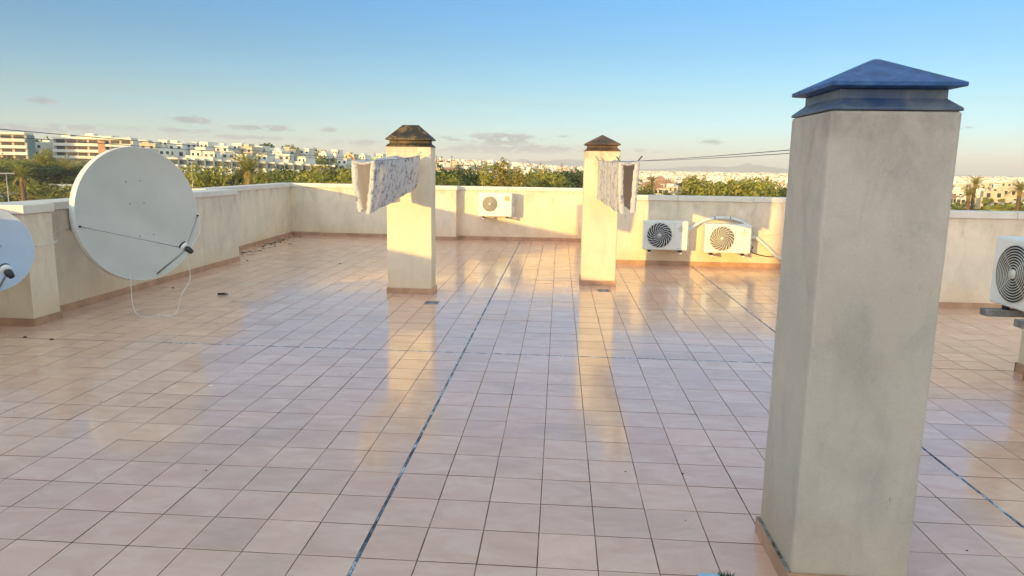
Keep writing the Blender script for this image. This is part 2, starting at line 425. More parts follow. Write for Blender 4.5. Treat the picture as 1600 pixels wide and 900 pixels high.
# left side, near camera to far corner
parapet((-5.62, 6.58), (-5.60, -6.98), .26, -1, 'cream parapet wall behind the pale blue dish at the left edge')
nearw = parapet((-5.47, 11.66), (-5.43, 6.96), .40, -1, 'cream parapet wall behind the large white satellite dish', ext=(0, 0))
parapet((-6.28, 16.15), (-6.02, 11.66), .26, -1, 'shaded cream parapet wall running to the far left corner')
def pilaster(root, x0, y0, x1, y1, cy0, cy1, cx0, cx1, skirts):
    ox, oy = root.location.x, root.location.y
    MB().box(x0-ox, y0-oy, -.02, x1-ox, y1-oy, WH-.001).build('pilaster', M['wall'], root)
    MB().box(cx0-ox, cy0-oy, WH+.003, cx1-ox, cy1-oy, WH+CT+.004).build('pilaster_coping', M['coping'], root, bevel=.006)
    s = MB()
    for q in skirts: s.box(q[0]-ox, q[1]-oy, -.01, q[2]-ox, q[3]-oy, .08)
    s.build('pilaster_skirting', M['skirt'], root, bevel=.002)
pilaster(nearw, -5.85, 6.58, -5.235, 6.958, 6.555, 6.98, -5.87, -5.212, [(-5.62, 6.566, -5.221, 6.5795), (-5.2345, 6.581, -5.221, 6.77), (-5.2345, 6.772, -5.221, 6.972)])
# end face of the near wall where the parapet steps back
MB().box(-.0, .0, -.01, -.55, .013, .08).build('skirting', M['skirt'], nearw)
farL = parapet((-2.34, 16.02), (-6.30, 16.15), .26, -1, 'far cream parapet wall behind the hanging sheet, sunlit along its top', ext=(0, .26))
pilaster(farL, -3.2, 15.80, -2.36, 16.03, 15.778, 16.2, -3.222, -2.338, [(-3.2, 15.786, -2.36, 15.7995), (-2.3595, 15.80, -2.346, 16.01)])
parapet((.82, 16.06), (-2.34, 16.06), .26, -1, 'sunlit far parapet wall behind the smallest air conditioner', ext=(.25, -.0))
parapet((.82, 12.40), (.82, 16.06), .26, -1, 'short return of parapet wall hidden behind the slender chimney', skirt=False, ext=(-.3, -.03), cop=(-.03, -.03))
rw = parapet((4.28, 12.40), (.70, 12.40), .26, -1, 'cream parapet wall carrying the two air conditioners side by side', ext=(.25, 0))
parapet((4.28, 9.0), (4.28, 12.40), .26, -1, 'return of parapet wall hidden behind the tall grey pillar', skirt=False, ext=(-.3, -.03), cop=(-.03, -.03))
parapet((9.1, 9.0), (4.28, 9.0), .26, -1, 'shaded parapet wall right of the tall grey pillar', ext=(0, 0))
# low dividing wall under the right-hand unit
dw = empty('dividing_wall', (3.9, 3.2, 0), 0, 'low cream wall end under the air conditioner at the right edge', 'wall')
MB().box(0, 0, -.02, .22, 2.92, .98).build('wall', M['wall'], dw)
MB().box(-.02, -.02, .981, .24, 2.94, 1.04).build('coping', M['coping'], dw, bevel=.006)
MB().box(-.013, -.0, -.01, -.0005, 2.933, .08).box(-.013, 2.9205, -.01, .22, 2.9335, .08).build('skirting', M['skirt'], dw, bevel=.002)

# own building below the terrace and the stair tower behind the camera
bd = empty('apartment_building', (1, 6, -12), 0, 'apartment building whose roof terrace fills the picture', 'building')
b = MB(); b.box(-6.9, -12, 0, 8.2, 2.9, 11.95); b.box(-6.9, 2.9, 0, 3.3, 6.3, 11.95); b.box(-7.2, 6.3, 0, -.1, 10.0, 11.95); b.build('wall', M['h_cream'], bd)
tw = empty('stair_tower', (-8.34, -7.0, 0), 0, 'cream stair tower with a brown door standing well behind the photographer', 'building')
MB().box(0, -4.2, -12, 9.0, 0, 3.45).build('wall', M['tower'], tw)
MB().box(-.08, -4.28, 3.451, 9.08, .08, 3.6).build('roof', M['coping'], tw, bevel=.01)
dr = MB().box(5.9, .002, 0, 6.8, .04, 2.05).build('door', simple('brown_door', (.22, .12, .06), .5), tw)
MB().tube([(6.68, .045, 1.0), (6.68, .09, 1.0), (6.58, .09, 1.0)], .01).build('handle', M['steel'], dr)

# ------------------------------------------------------------------ chimneys
def rect(cx, cy, hx, hy, z): return [(cx-hx, cy-hy, z), (cx+hx, cy-hy, z), (cx+hx, cy+hy, z), (cx-hx, cy+hy, z)]
def chimney(x0, x1, y0, y1, label, body, capm, neckm, top=1.875, apex=.225, ridge=0, over=.005, skirt_th=.014):
    root = empty('chimney', ((x0+x1)/2, (y0+y1)/2, 0), 0, label, 'chimney')
    hx, hy = (x1-x0)/2, (y1-y0)/2
    mb = MB(); N = 14; rings = []
    for k in range(N+1):
        z = -.02+(top+.02)*k/N; rings.append(rect(0, 0, hx+R.uniform(-.0012, .0012), hy+R.uniform(-.0012, .0012), z))
    mb.rings(rings); mb.build('body', body, root, bevel=.012)
    s = skirt_th
    k = MB()
    for (ax, ay, bx, by) in ((-hx-s, -hy-s, hx+s, -hy-.0005), (-hx-s, hy+.0005, hx+s, hy+s), (-hx-s, -hy, -hx-.0005, hy), (hx+.0005, -hy, hx+s, hy)):
        k.box(ax, ay, -.01, bx, by, .075)
    k.build('skirting', M['skirt'], root, bevel=.002)
    nk = MB().rings([rect(0, 0, hx+.0015, hy+.0015, top+.001), rect(0, 0, hx+.0015, hy+.0015, top+.011), rect(0, 0, hx-.038, hy-.038, top+.045), rect(0, 0, hx-.038, hy-.038, top+.078)])
    nk.build('neck', neckm, root, bevel=.003)
    c = MB(); e = top+.079
    c.rings([rect(0, 0, hx-.03, hy-.03, e), rect(0, 0, hx+over, hy+over, e+.006), rect(0, 0, hx+over, hy+over, e+.020), rect(0, 0, max(.012, ridge), .012, top+apex)])
    c.build('cap', capm, root, bevel=.0018)
    return root
ch1 = chimney(-2.235, -1.655, 8.97, 9.27, 'wide lit chimney with blackened flat-ridged cap behind the larger hanging sheet', M['chimney'], M['cap_dark'], M['cap_dark'], top=1.88, apex=.275, ridge=.10)
ch2 = chimney(.30, .785, 10.03, 10.5, 'slender sunlit chimney with pointed brown cap and a sheet hanging beside it', M['chimney'], M['cap_brown'], M['cap_brown'], top=1.885, apex=.225)
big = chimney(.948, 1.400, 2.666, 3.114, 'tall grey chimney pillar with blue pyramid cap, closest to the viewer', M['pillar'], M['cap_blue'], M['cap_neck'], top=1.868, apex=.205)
ch0 = chimney(-3.20, -2.72, -.95, -.48, 'cream chimney out of view at left where the long clothes lines end', M['chimney'], M['cap_brown'], M['cap_brown'], top=1.885, apex=.225)
MB().box(-.239, -.222, .0755, -.2275, .222, .082).build('mortar_bead', M['skirt_top'], big)

# ------------------------------------------------------------------ satellite dishes
def frame_from(n, up=Vector((0, 0, 1))):
    n = n.normalized(); s = up.cross(n).normalized(); u = n.cross(s); return s, u, n
def dish(loc, yaw, tilt, rx, rz, depth, label, face, lnb, arm_foot, holes, brace, wallx, thick=.045):
    root = empty('satellite_dish', loc, 0, label, 'satellite dish')
    n = Vector((math.cos(yaw)*math.cos(tilt), math.sin(yaw)*math.cos(tilt), math.sin(tilt))); s, u, n = frame_from(n)
    P = lambda a, b_, c: s*a+u*b_+n*c     # a to the viewer's right along the face, b up, c out of the face
    SEG = 72; mb = MB(); rings = []
    for k in range(0, 13):
        t = k/12; rings.append([P(rx*t*math.cos(2*PI*i/SEG), rz*t*math.sin(2*PI*i/SEG), -depth*(1-t*t)) for i in range(SEG)] if k else None)
    c0 = P(0, 0, -depth); vs = [c0]; fs = []
    for k in range(1, 13): vs += rings[k]
    for i in range(SEG): fs.append((0, 1+i, 1+(i+1) % SEG))
    for k in range(1, 12):
        for i in range(SEG):
            a = 1+(k-1)*SEG; b2 = 1+k*SEG; fs.append((a+i, b2+i, b2+(i+1) % SEG, a+(i+1) % SEG))
    mb.add(vs, fs, 0, True)
    mb.build('reflector', face, root)
    # rolled rim and back shell
    rim = MB(); prof = [(1.0, 0), (1.006, .004), (1.012, -.004), (1.018, -thick*.5), (1.012, -thick), (.97, -thick-.004)]
    rr = [[P(rx*q*math.cos(2*PI*i/SEG), rz*q*math.sin(2*PI*i/SEG), c) for i in range(SEG)] for q, c in prof]
    for q in (.75, .5, .25, .02): rr.append([P(rx*q*math.cos(2*PI*i/SEG), rz*q*math.sin(2*PI*i/SEG), -depth*(1-q*q)-thick*.5-.02) for i in range(SEG)])
    rim.rings(rr, 0, True, cap=False); rim.build('rim', M['dish_rim'], root)
    for a, b2 in holes:
        q = (a/rx)**2+(b2/rz)**2; p = P(a, b2, -depth*(1-q))
        MB().tube([p-n*.002, p+n*.006], .008, 10).build('bolt', M['steel'], root)
    L = P(*lnb); A = P(*arm_foot)
    MB().tube([A-n*.03, A, L-(L-A)*.08], .011).build('feed_arm', M['steel'], root)
    for q in brace:
        MB().tube([P(*q), L-n*.02], .0045, 6).build('stay_rod', M['steel'], root)
        MB().tube([P(*q)-n*.01, P(*q)+n*.012], .011, 8).build('bolt', M['black'], root)
    ax = (P(0, rz*.05, -depth)-L).normalized()
    ln = MB().tube([L-ax*.07, L-ax*.02, L, L+ax*.02], [.026, .034, .034, .02], 14); ln.build('feed_horn', M['black'], root)
    MB().tube([L+ax*.0205, L+ax*.052, L+ax*.056], [.043, .048, .03], 18).build('horn_cap', M['white_plastic'], root)
    MB().tube([L+ax*.0565, L+ax*.072], [.044, .05], 18).build('horn_mouth', M['black'], root)
    # wall bracket behind
    B = P(0, 0, -depth-thick*.5-.03); w = Vector((wallx-loc[0], B.y, B.z))
    MB().tube([B+n*.03, B-n*.05, Vector((w.x, w.y-.12, w.z-.05))], .024).build('mount_bracket', M['steel'], root)
    MB().box(w.x, w.y-.24, w.z-.18, w.x+.01, w.y-.0, w.z+.08).build('wall_plate', M['steel'], root)
    return root, P
E1 = Vector((-4.70, 7.64, 1.065))
d1, P1 = dish(E1, math.radians(-29.5), math.radians(3), .69, .735, .07, 'large white satellite dish on the left parapet', M['dish'], (.26, -.40, .42), (.13, -.735*.93, .0), 
    [(-.10, .36), (.06, .37), (-.07, .12), (.09, .12), (0, -.25), (.16, -.24)], [(-.655, -.10, .0), (.69, -.05, .0)], -5.42, thick=.11)
E2 = Vector((-5.15, 6.0, .84))
d2, P2 = dish(E2, math.radians(-48), math.radians(9), .35, .38, .045, 'smaller pale blue satellite dish cut by the left edge', M['dish_blue'], (.12, -.22, .28), (.04, -.37, .0), [(.10, .03), (-.12, .03)], [], -5.60)

# ------------------------------------------------------------------ lines and cables
def hang(a, b, sag, n=24):
    a, b = Vector(a), Vector(b); return [a.lerp(b, k/n)-Vector((0, 0, sag*4*(k/n)*(1-k/n))) for k in range(n+1)]
def cord(name, pts, r, m, label, cat, group=None, seg=6):
    o0 = Vector(pts[0]); o = MB().tube([Vector(p)-o0 for p in pts], r, seg).build(name, m, loc=o0); return tag(o, label, cat, group)
def smooth(pts, n=8):
    P = [Vector(p) for p in pts]; P = [P[0]]+P+[P[-1]]; out = []
    for i in range(1, len(P)-2):
        for k in range(n):
            t = k/n; a, b, c, d = P[i-1:i+3]
            out.append(.5*((2*b)+(c-a)*t+(2*a-5*b+4*c-d)*t*t+(3*b-a-3*c+d)*t**3))
    out.append(P[-2]); return out
def poly(pts, n):  # points evenly along a broken line
    return pts
lineL = lambda y: Vector((-2.13-(8.97-y)*.075, y, 0)); 
W1 = {'R': ((-1.77, 8.965, 1.775), (-1.92, 7.25, 1.695), (-2.85, -.47, 1.86)), 'L': ((-2.05, 8.965, 1.775), (-2.165, 7.25, 1.69), (-3.03, -.47, 1.83))}
for k, lab in (('R', 'upper clothes line running from the wide chimney to the left'), ('L', 'lower clothes line running from the wide chimney to the left')):
    a, b_, c = W1[k]; cord('clothes_line', hang(a, b_, .012, 8)+hang(b_, c, .01, 24)[1:], .0019, M['wire'], lab, 'clothes line')
W2 = {'L': ((.47, 10.03, 1.765), (.615, 8.0, 1.725), (1.02, 3.11, 1.745)), 'R': ((.69, 10.03, 1.765), (.84, 8.0, 1.735), (1.20, 3.11, 1.745))}
for k, lab in (('R', 'right of two clothes lines between slender chimney and grey pillar'), ('L', 'left of two clothes lines between slender chimney and grey pillar')):
    a, b_, c = W2[k]; cord('clothes_line', hang(a, b_, .012, 8)+hang(b_, c, .008, 20)[1:], .0019, M['wire'], lab, 'clothes line')

def drape(name, A, B, zb_left, zb_right, label, mat, conv=.06, seed=1):
    # A, B: (left point, right point) on the lines at the far and near end
    rr = random.Random(seed); NL, NH, NT = 46, 20, 10; rows = []
    for i in range(NL+1):
        t = i/NL
        l = Vector(A[0]).lerp(Vector(B[0]), t); r = Vector(A[1]).lerp(Vector(B[1]), t)
        s = (4*t*(1-t))*.012; l.z -= s; r.z -= s
        ax = (Vector(B[0])-Vector(A[0])).normalized(); side = Vector((1, 0, 0)); side = (side-ax*side.dot(ax)).normalized()
        bl = zb_left[0]+(zb_left[1]-zb_left[0])*t; br = zb_right[0]+(zb_right[1]-zb_right[0])*(t**.8)
        row = []
        hem = 0
        for k in range(NH, 0, -1):
            q = k/NH; z = l.z+(bl-l.z)*q; wv = .010*math.sin(t*17+seed)*q+.006*math.sin(t*41+q*3)
            row.append(Vector((l.x, l.y, z))+side*(conv*q*q*(.5+.5*t)+wv+.03*hem)+Vector((0, -.012*hem*q, 0)))
        for k in range(NT+1):
            q = k/NT; p = l.lerp(r, q); p.z -= .03*4*q*(1-q)*(.6+.6*math.sin(t*9+seed)**2); p.z += .004; row.append(p)
        for k in range(1, NH+1):
            q = k/NH; z = r.z+(br-r.z)*q; wv = .010*math.sin(t*15+seed*2)*q+.006*math.sin(t*37+q*4)
            row.append(Vector((r.x, r.y, z))-side*(conv*q*q*(.5+.5*t)+wv+.03*hem)+Vector((0, -.012*hem*q, 0)))
        rows.append(row)
    ax = (Vector(B[0])-Vector(A[0])).normalized(); side = Vector((1, 0, 0)); side = (side-ax*side.dot(ax)).normalized(); last = rows[-1]
    for w_, e in ((.022, .006), (.044, .004), (.058, -.012)):
        row = []
        for k, p in enumerate(last):
            if k < NH: d = side
            elif k > NH+NT: d = -side
            else: d = Vector((0, 0, -1))*.55+side*((NH+NT/2-k)/(NT/2))*.6
            row.append(p+d*w_*rr.uniform(.9, 1.1)+ax*e)
        rows.append(row)
    NL += 3
    o0 = Vector(B[0]); n = len(rows[0]); vs = [p-o0 for r in rows for p in r]; fs = []
    for i in range(NL):
        for k in range(n-1): fs.append((i*n+k, (i+1)*n+k, (i+1)*n+k+1, i*n+k+1))
    o = MB().add(vs, fs, 0, True).build(name, mat, loc=o0)
    return tag(o, label, 'sheet')
def lz(w, y):
    a, b_, c = [Vector(p) for p in w]; t = (a.y-y)/(a.y-b_.y); return a.lerp(b_, t)
s1 = drape('bed_sheet', (lz(W1['L'], 8.80), lz(W1['R'], 8.88)), (lz(W1['L'], 7.25), lz(W1['R'], 7.25)), (1.20, 1.165), (1.40, 1.145), 'blue grey floral sheet over clothes lines by the wide chimney', M['sheet'], .07, 1)
s2 = drape('bed_sheet', (lz(W2['L'], 9.95), lz(W2['R'], 9.95)), (lz(W2['L'], 8.0), lz(W2['R'], 8.0)), (1.23, 1.15), (1.25, 1.17), 'white floral sheet with brown shade painted inside beside the slender chimney', M['sheet_b'], .03, 4)
def peg(p, ang, m, label, lean=.5):
    p = Vector(p); root = MB()
    for s in (-1, 1):
        root.add([v for v in [(-.004, s*.004-.003, -.035), (.004, s*.004-.003, -.035), (.004, s*.004+.003, -.035), (-.004, s*.004+.003, -.035), (-.004, s*.011-.003, .045), (.004, s*.011-.003, .045), (.004, s*.011+.003, .045), (-.004, s*.011+.003, .045)]], [(3, 2, 1, 0), (4, 5, 6, 7), (0, 1, 5, 4), (1, 2, 6, 5), (2, 3, 7, 6), (3, 0, 4, 7)])
    o = root.build('clothes_peg', m, loc=p); o.rotation_euler = (0, lean, ang)
    MB().tube([(-.006, 0, .0), (.006, 0, .0)], .006, 8).build('spring', M['steel'], o)
    return tag(o, label, 'clothes peg')
peg((-2.17, 7.27, 1.72), .9, M['peg_orange'], 'orange peg at the near left corner of the blue grey sheet', -.9)
peg((-1.92, 7.27, 1.715), .5, M['peg_green'], 'lime green peg at the near right corner of the blue grey sheet', .8)
peg((-1.78, 8.80, 1.785), .4, M['peg_teal'], 'teal peg on the blue grey sheet close to the wide chimney', .9)
peg((.615, 8.02, 1.745), .3, M['peg_dark'], 'dark peg at the near left corner of the white sheet', -.7)
peg((.84, 8.02, 1.755), .3, M['peg_dark'], 'dark peg at the near right corner of the white sheet', .7)
peg((.47, 9.9, 1.78), .3, M['peg_teal'], 'teal peg where the white sheet meets the chimney', -.8)
peg((.70, 9.2, 1.765), .3, M['peg_teal'], 'teal peg halfway along the white sheet', .5)

# ------------------------------------------------------------------ air conditioners (front faces -Y in local space, base centre at origin)
def aircon(loc, rz, w, h, dp, style, label, fan_c, fan_r, wall_gap, feet=(-.26, .26), marks=True, finm=None, arms=True):
    root = empty('air_conditioner', loc, rz, label, 'air conditioner')
    hx = w/2
    MB().box(-hx, 0, 0, hx, dp, h).build('casing', M['ac'], root, bevel=.012)
    # raised front panel ring round the fan, dark recess, grille
    fx, fz = fan_c; F = lambda x, y, z: (x, y, z)
    MB().box(-hx+.012, -.0075, .012, hx-.23 if style == 'swirl' else hx-.012, -.0005, h-.012).build('front_panel', M['ac'], root, bevel=.004)
    if style == 'swirl':
        MB().box(hx-.226, -.006, .012, hx-.012, -.0005, h-.012).build('service_panel', M['ac'], root, bevel=.004)
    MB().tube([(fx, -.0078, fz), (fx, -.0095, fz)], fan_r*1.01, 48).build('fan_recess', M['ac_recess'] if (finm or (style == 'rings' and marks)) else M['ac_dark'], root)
    # fan blades behind the guard
    g = MB()
    if style == 'rings':
        n = 6 if fan_r < .2 else 9
        for k in range(1, n+1):
            r = fan_r*(.16+.84*k/n); g.tube([(fx+r*math.cos(2*PI*i/48), -.020+.006*(r/fan_r), fz+r*math.sin(2*PI*i/48)) for i in range(49)], fan_r*(.024 if n == 6 else .017), 5, cap=False)
        for k in range(4):
            a = PI/4+k*PI/2; g.tube([(fx+.03*math.cos(a), -.018, fz+.03*math.sin(a)), (fx+fan_r*math.cos(a), -.013, fz+fan_r*math.sin(a))], fan_r*.010, 5)
        g.tube([(fx, -.012, fz), (fx, -.028, fz)], fan_r*.17, 24)
        gm = M['ac_ring']
    else:
        for k in range(19):
            a = 2*PI*k/19; pts = []
            for q in range(9):
                t = q/8; r = fan_r*(.14+.85*t); aa = a-.95*t**1.2; pts.append((fx+r*math.cos(aa), -.018+.004*t, fz+r*math.sin(aa)))
            g.tube(pts, [fan_r*.016+fan_r*.026*q/8 for q in range(9)], 5)
        g.tube([(fx+fan_r*math.cos(2*PI*i/48), -.012, fz+fan_r*math.sin(2*PI*i/48)) for i in range(49)], fan_r*.03, 6, cap=False)
        for rr_ in (.42, .72): g.tube([(fx+rr_*fan_r*math.cos(2*PI*i/48), -.016, fz+rr_*fan_r*math.sin(2*PI*i/48)) for i in range(49)], fan_r*.010, 5, cap=False)
        g.tube([(fx, -.012, fz), (fx, -.026, fz)], fan_r*.15, 24)
        gm = finm or M['ac_fin']
    g.build('fan_guard', gm, root)
    if style == 'swirl':
        cx = hx-.12; q = MB()
        MB().add([(cx, -.0085, h*.84), (cx+.012, -.0085, h*.81), (cx, -.0085, h*.78), (cx-.012, -.0085, h*.81), (cx, -.0065, h*.81)], [(3, 2, 1, 0), (0, 1, 4), (1, 2, 4), (2, 3, 4), (3, 0, 4)]).build('emblem', M['mark_grey'], root)
        for i in range(8): q.box(cx-.050+i*.013, -.0082, h*.735, cx-.042+i*.013, -.0063, h*.762)
        q.build('lettering', M['mark_grey'], root); q = MB()
        for i in range(9): q.box(cx-.06+i*.014, -.0082, .028, cx-.052+i*.014, -.0063, .034)
        q.build('lettering', M['mark_grey'], root)
        q = MB()
        for i in range(6): q.box(cx-.034+i*.012, -.0082, h*.66+.006*(i % 2), cx-.026+i*.012, -.0063, h*.69+.004*(i % 3))
        q.box(cx-.042, -.0082, h*.635, cx+.02, -.0063, h*.642); q.build('emblem', M['mark_green'], root)
    elif marks:
        MB().box(hx-.155, -.009, h*.66, hx-.045, -.0078, h*.88).build('sticker', M['sticker'], root)
        q = MB()
        for z in (.80, .745): 
            for i in range(7): q.box(hx-.145+i*.013, -.0102, h*z-.008, hx-.138+i*.013, -.0092, h*z+.008)
        q.build('lettering', M['h_brick'], root)
        MB().box(hx-.168, -.0095, .012, hx-.162, -.0078, h-.02).build('panel_seam', M['ac_fin'], root)
    # side valve covers
    MB().box(hx+.0005, dp*.35, .05, hx+.035, dp*.85, h*.42).build('valve_cover', M['ac'], root, bevel=.008)
    MB().box(hx+.0005, dp*.45, h*.55, hx+.03, dp*.8, h*.83).build('terminal_cover', M['ac'], root, bevel=.008)
    if arms:
        for x in feet:
            br = MB().box(x-.018, -.03, -.062, x+.018, dp+wall_gap, -.035).build('bracket_arm', M['bracket_white'], root, bevel=.003)
            MB().box(x-.024, .0, -.0345, x+.024, .05, -.001).build('rubber_foot', M['rubber'], br)
    return root
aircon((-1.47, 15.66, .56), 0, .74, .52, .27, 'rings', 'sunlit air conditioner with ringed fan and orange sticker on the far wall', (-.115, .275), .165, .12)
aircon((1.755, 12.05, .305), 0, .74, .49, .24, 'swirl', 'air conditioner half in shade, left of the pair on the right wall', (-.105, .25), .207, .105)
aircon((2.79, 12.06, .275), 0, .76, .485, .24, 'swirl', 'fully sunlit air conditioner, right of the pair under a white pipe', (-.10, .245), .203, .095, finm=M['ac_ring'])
a4 = aircon((3.53, 5.60, .62), -PI/2, .80, .54, .29, 'rings', 'shaded air conditioner with large ringed fan at the right edge', (-.11, .268), .225, .05, arms=False, marks=False)
for yy, nm in ((.22, 0), (-.27, 1)):
    MB().box(-(.22 if nm == 0 else -.22)-.05, -.14, -.085, -(.22 if nm == 0 else -.22)+.05, .36, -.03).build('bearer', M['bracket'], a4, bevel=.006)
    MB().tube([(-(.22 if nm == 0 else -.22), .03, -.0295), (-(.22 if nm == 0 else -.22), .03, -.001)], .028, 12).build('rubber_foot', M['rubber'], a4)
cord('pipe', [(3.80, 5.86, .0), (3.805, 5.86, .25), (3.80, 5.86, .535)], .011, M['copper'], 'thin tan pipe standing under the right-edge air conditioner', 'pipe', seg=8)

# insulated pipes and cables round the pair
pip = smooth([(2.135, 12.19, .62), (2.22, 12.26, .68), (2.40, 12.33, .78), (2.62, 12.34, .845), (2.85, 12.34, .845), (3.05, 12.34, .80), (3.22, 12.34, .70)], 8)
cord('insulated_pipe', pip, .026, M['insul'], 'white insulated pipe arching over the sunlit air conditioner', 'pipe', seg=10)
o = cord('insulated_pipe', smooth([(3.2, 12.3, .50), (3.32, 12.34, .52), (3.52, 12.345, .36), (3.72, 12.35, .19), (3.95, 12.35, .12), (4.2, 12.35, .10)], 8), .028, M['insul'], 'white insulated pipe dropping right from the sunlit air conditioner', 'pipe', seg=10)
cord('cable', smooth([(3.2, 12.22, .42), (3.26, 12.27, .36), (3.24, 12.3, .30), (3.34, 12.34, .24), (3.55, 12.36, .20), (3.75, 12.36, .19), (3.95, 12.36, .08)], 8), .008, M['black'], 'black cable looping beside the sunlit air conditioner', 'cable')
for xx, nm in ((2.60, 'left'), (2.86, 'right')):
    tag(MB().tube([(xx, 12.34, .8455), (xx+.015, 12.34, .845)], .0285, 10).build('pipe_tie', M['mark_grey']), nm+' dark tie round the white arching pipe', 'pipe tie')
cord('cable', smooth([(3.35, 12.385, .56), (3.6, 12.385, .575), (3.9, 12.385, .64), (4.2, 12.385, .66)], 6), .004, M['cable'], 'thin grey cable across the shaded wall near the grey pillar', 'cable')
# dish cables
lnbw = E1+P1(.26, -.40, .42)
gf = Vector((-4.28, 7.20, .008))
cord('cable', smooth([lnbw+Vector((0, 0, -.05)), lnbw+Vector((.0, .02, -.35)), (-4.12, 7.35, .22), (-4.16, 7.28, .02), gf, (-4.45, 7.12, .008), (-4.62, 7.25, .10), (-4.75, 7.45, .42)], 8), .004, M['cable'], 'white cable drooping from the large dish onto the tiles', 'cable')
cord('cable', smooth([lnbw+Vector((.01, 0, -.02)), E1+P1(.60, -.25, .15), E1+P1(.69, -.06, .02)], 8), .004, M['cable'], 'white cable from the feed horn to the rim of the large dish', 'cable')
cord('cable', smooth([E2+P2(.36, .0, -.06), (-5.20, 6.60, .80), (-5.205, 6.80, .80), (-5.215, 6.98, .82), (-5.40, 7.15, .86), (-5.42, 7.5, .93)], 8), .005, M['cable'], 'white cable across the pilaster between the two dishes', 'cable')

# ------------------------------------------------------------------ small things on the tiles
def drain(x, y, rz, label):
    root = empty('floor_drain', (x, y, .0), rz, label, 'floor drain')
    MB().box(-.085, -.085, .0015, .085, -.07, .007).box(-.085, .07, .0015, .085, .085, .007).box(-.085, -.0695, .0015, -.07, .0695, .007).box(.07, -.0695, .0015, .085, .0695, .007).build('frame', M['steel'], root)
    g = MB()
    for k in range(5):
        r = .014+k*.0115; g.tube([(r*math.cos(2*PI*i/20), r*math.sin(2*PI*i/20), .005) for i in range(21)], .0028, 4, cap=False)
    g.box(-.069, -.004, .003, .069, .004, .0065); g.build('grate', M['steel'], root)
    MB().disc((0, 0, .0022), .068, (0, 0, 1), 24).build('sump', M['ac_dark'], root)
drain(-1.55, 8.40, .1, 'grey metal floor drain in front of the wide chimney')
drain(.60, 9.62, .1, 'grey metal floor drain in front of the slender chimney')
lt = MB().tube([(-.062, 0, .016), (-.058, 0, .016), (.03, 0, .016)], .0145, 12).build('lighter', M['black'], loc=(-4.235, 8.52, 0)); lt.rotation_euler = (0, 0, .25)
tag(lt, 'black stick-like lighter lying on the tiles near the large dish', 'lighter'); MB().tube([(.0305, 0, .016), (.058, 0, .016), (.062, 0, .016)], [.0145, .0145, .011], 12).build('cap', M['steel'], lt)
br = MB().box(-.06, -.02, .008, .03, .02, .022).build('scrub_brush', M['brush_blue'], loc=(.655, 2.70, 0), bevel=.006)
tag(br, 'light blue scrubbing brush with green bristles at the bottom edge', 'brush')
bb = MB(); rr = random.Random(3)
for k in range(260):
    x, y = rr.uniform(.02, .085), rr.uniform(-.03, .03); dx, dy = rr.gauss(0, .012), rr.gauss(0, .012); h_ = rr.uniform(.015, .034)
    bb.add([(x-.0016, y, .001), (x+.0016, y, .001), (x+dx, y+dy, h_)], [(0, 1, 2)])
bb.build('bristles', M['bristle'], br)
db = MB(); rr = random.Random(11)
for k in range(80):
    t = rr.random(); y = 11.9+4.0*t; x = -6.0-.06*(y-12)+abs(rr.gauss(0, .16))+.03+.10*(1-t)
    if y < 12.4: x += .05
    a = rr.uniform(-.5, .5); L = rr.uniform(.01, .06)*(1 if rr.random() < .8 else 2.2); w = rr.uniform(.004, .014)
    c, s = math.cos(a), math.sin(a); z = rr.uniform(.004, .014)
    db.add([(x-c*L, y-s*L, .003), (x+s*w, y-c*w, .002), (x+c*L, y+s*L, .003), (x-s*w, y+c*w, .002), (x, y, z)], [(0, 1, 4), (1, 2, 4), (2, 3, 4), (3, 0, 4)])
tag(db.build('debris', M['debris']), 'dark dry twigs and leaf litter along the foot of the far left parapet', 'debris', kind='stuff')
sp = MB()
for k in range(60):
    x = rr.uniform(-5, 3.5); y = rr.uniform(2.5, 11); r = rr.uniform(.002, .007)
    sp.add([(x+r*math.cos(i*PI/3)*rr.uniform(.6, 1.2), y+r*math.sin(i*PI/3), .0022) for i in range(6)]+[(x, y, .005)], [(i, (i+1) % 6, 6) for i in range(6)])
for px_, py_ in ((-5.0, 6.15), (-5.35, 12.0-.3), (-4.7, 6.1), (-5.1, 8.9), (-3.7, 11.6)):
    r = .018; sp.add([(px_+r*math.cos(i*PI/3)*1.3, py_+r*math.sin(i*PI/3), .002) for i in range(6)]+[(px_, py_, .012)], [(i, (i+1) % 6, 6) for i in range(6)])
tag(sp.build('grit', M['debris']), 'dark specks of grit scattered over the tiles', 'grit', kind='stuff')
cp = MB().add([(.018*math.cos(i*PI/4)*rr.uniform(.7, 1.2), .014*math.sin(i*PI/4), .002) for i in range(8)]+[(0, 0, .007)], [(i, (i+1) % 8, 8) for i in range(8)]).build('paint_flake', M['chip'], loc=(-2.58, 4.93, 0))
tag(cp, 'small white flake lying on the tiles at lower left', 'flake')

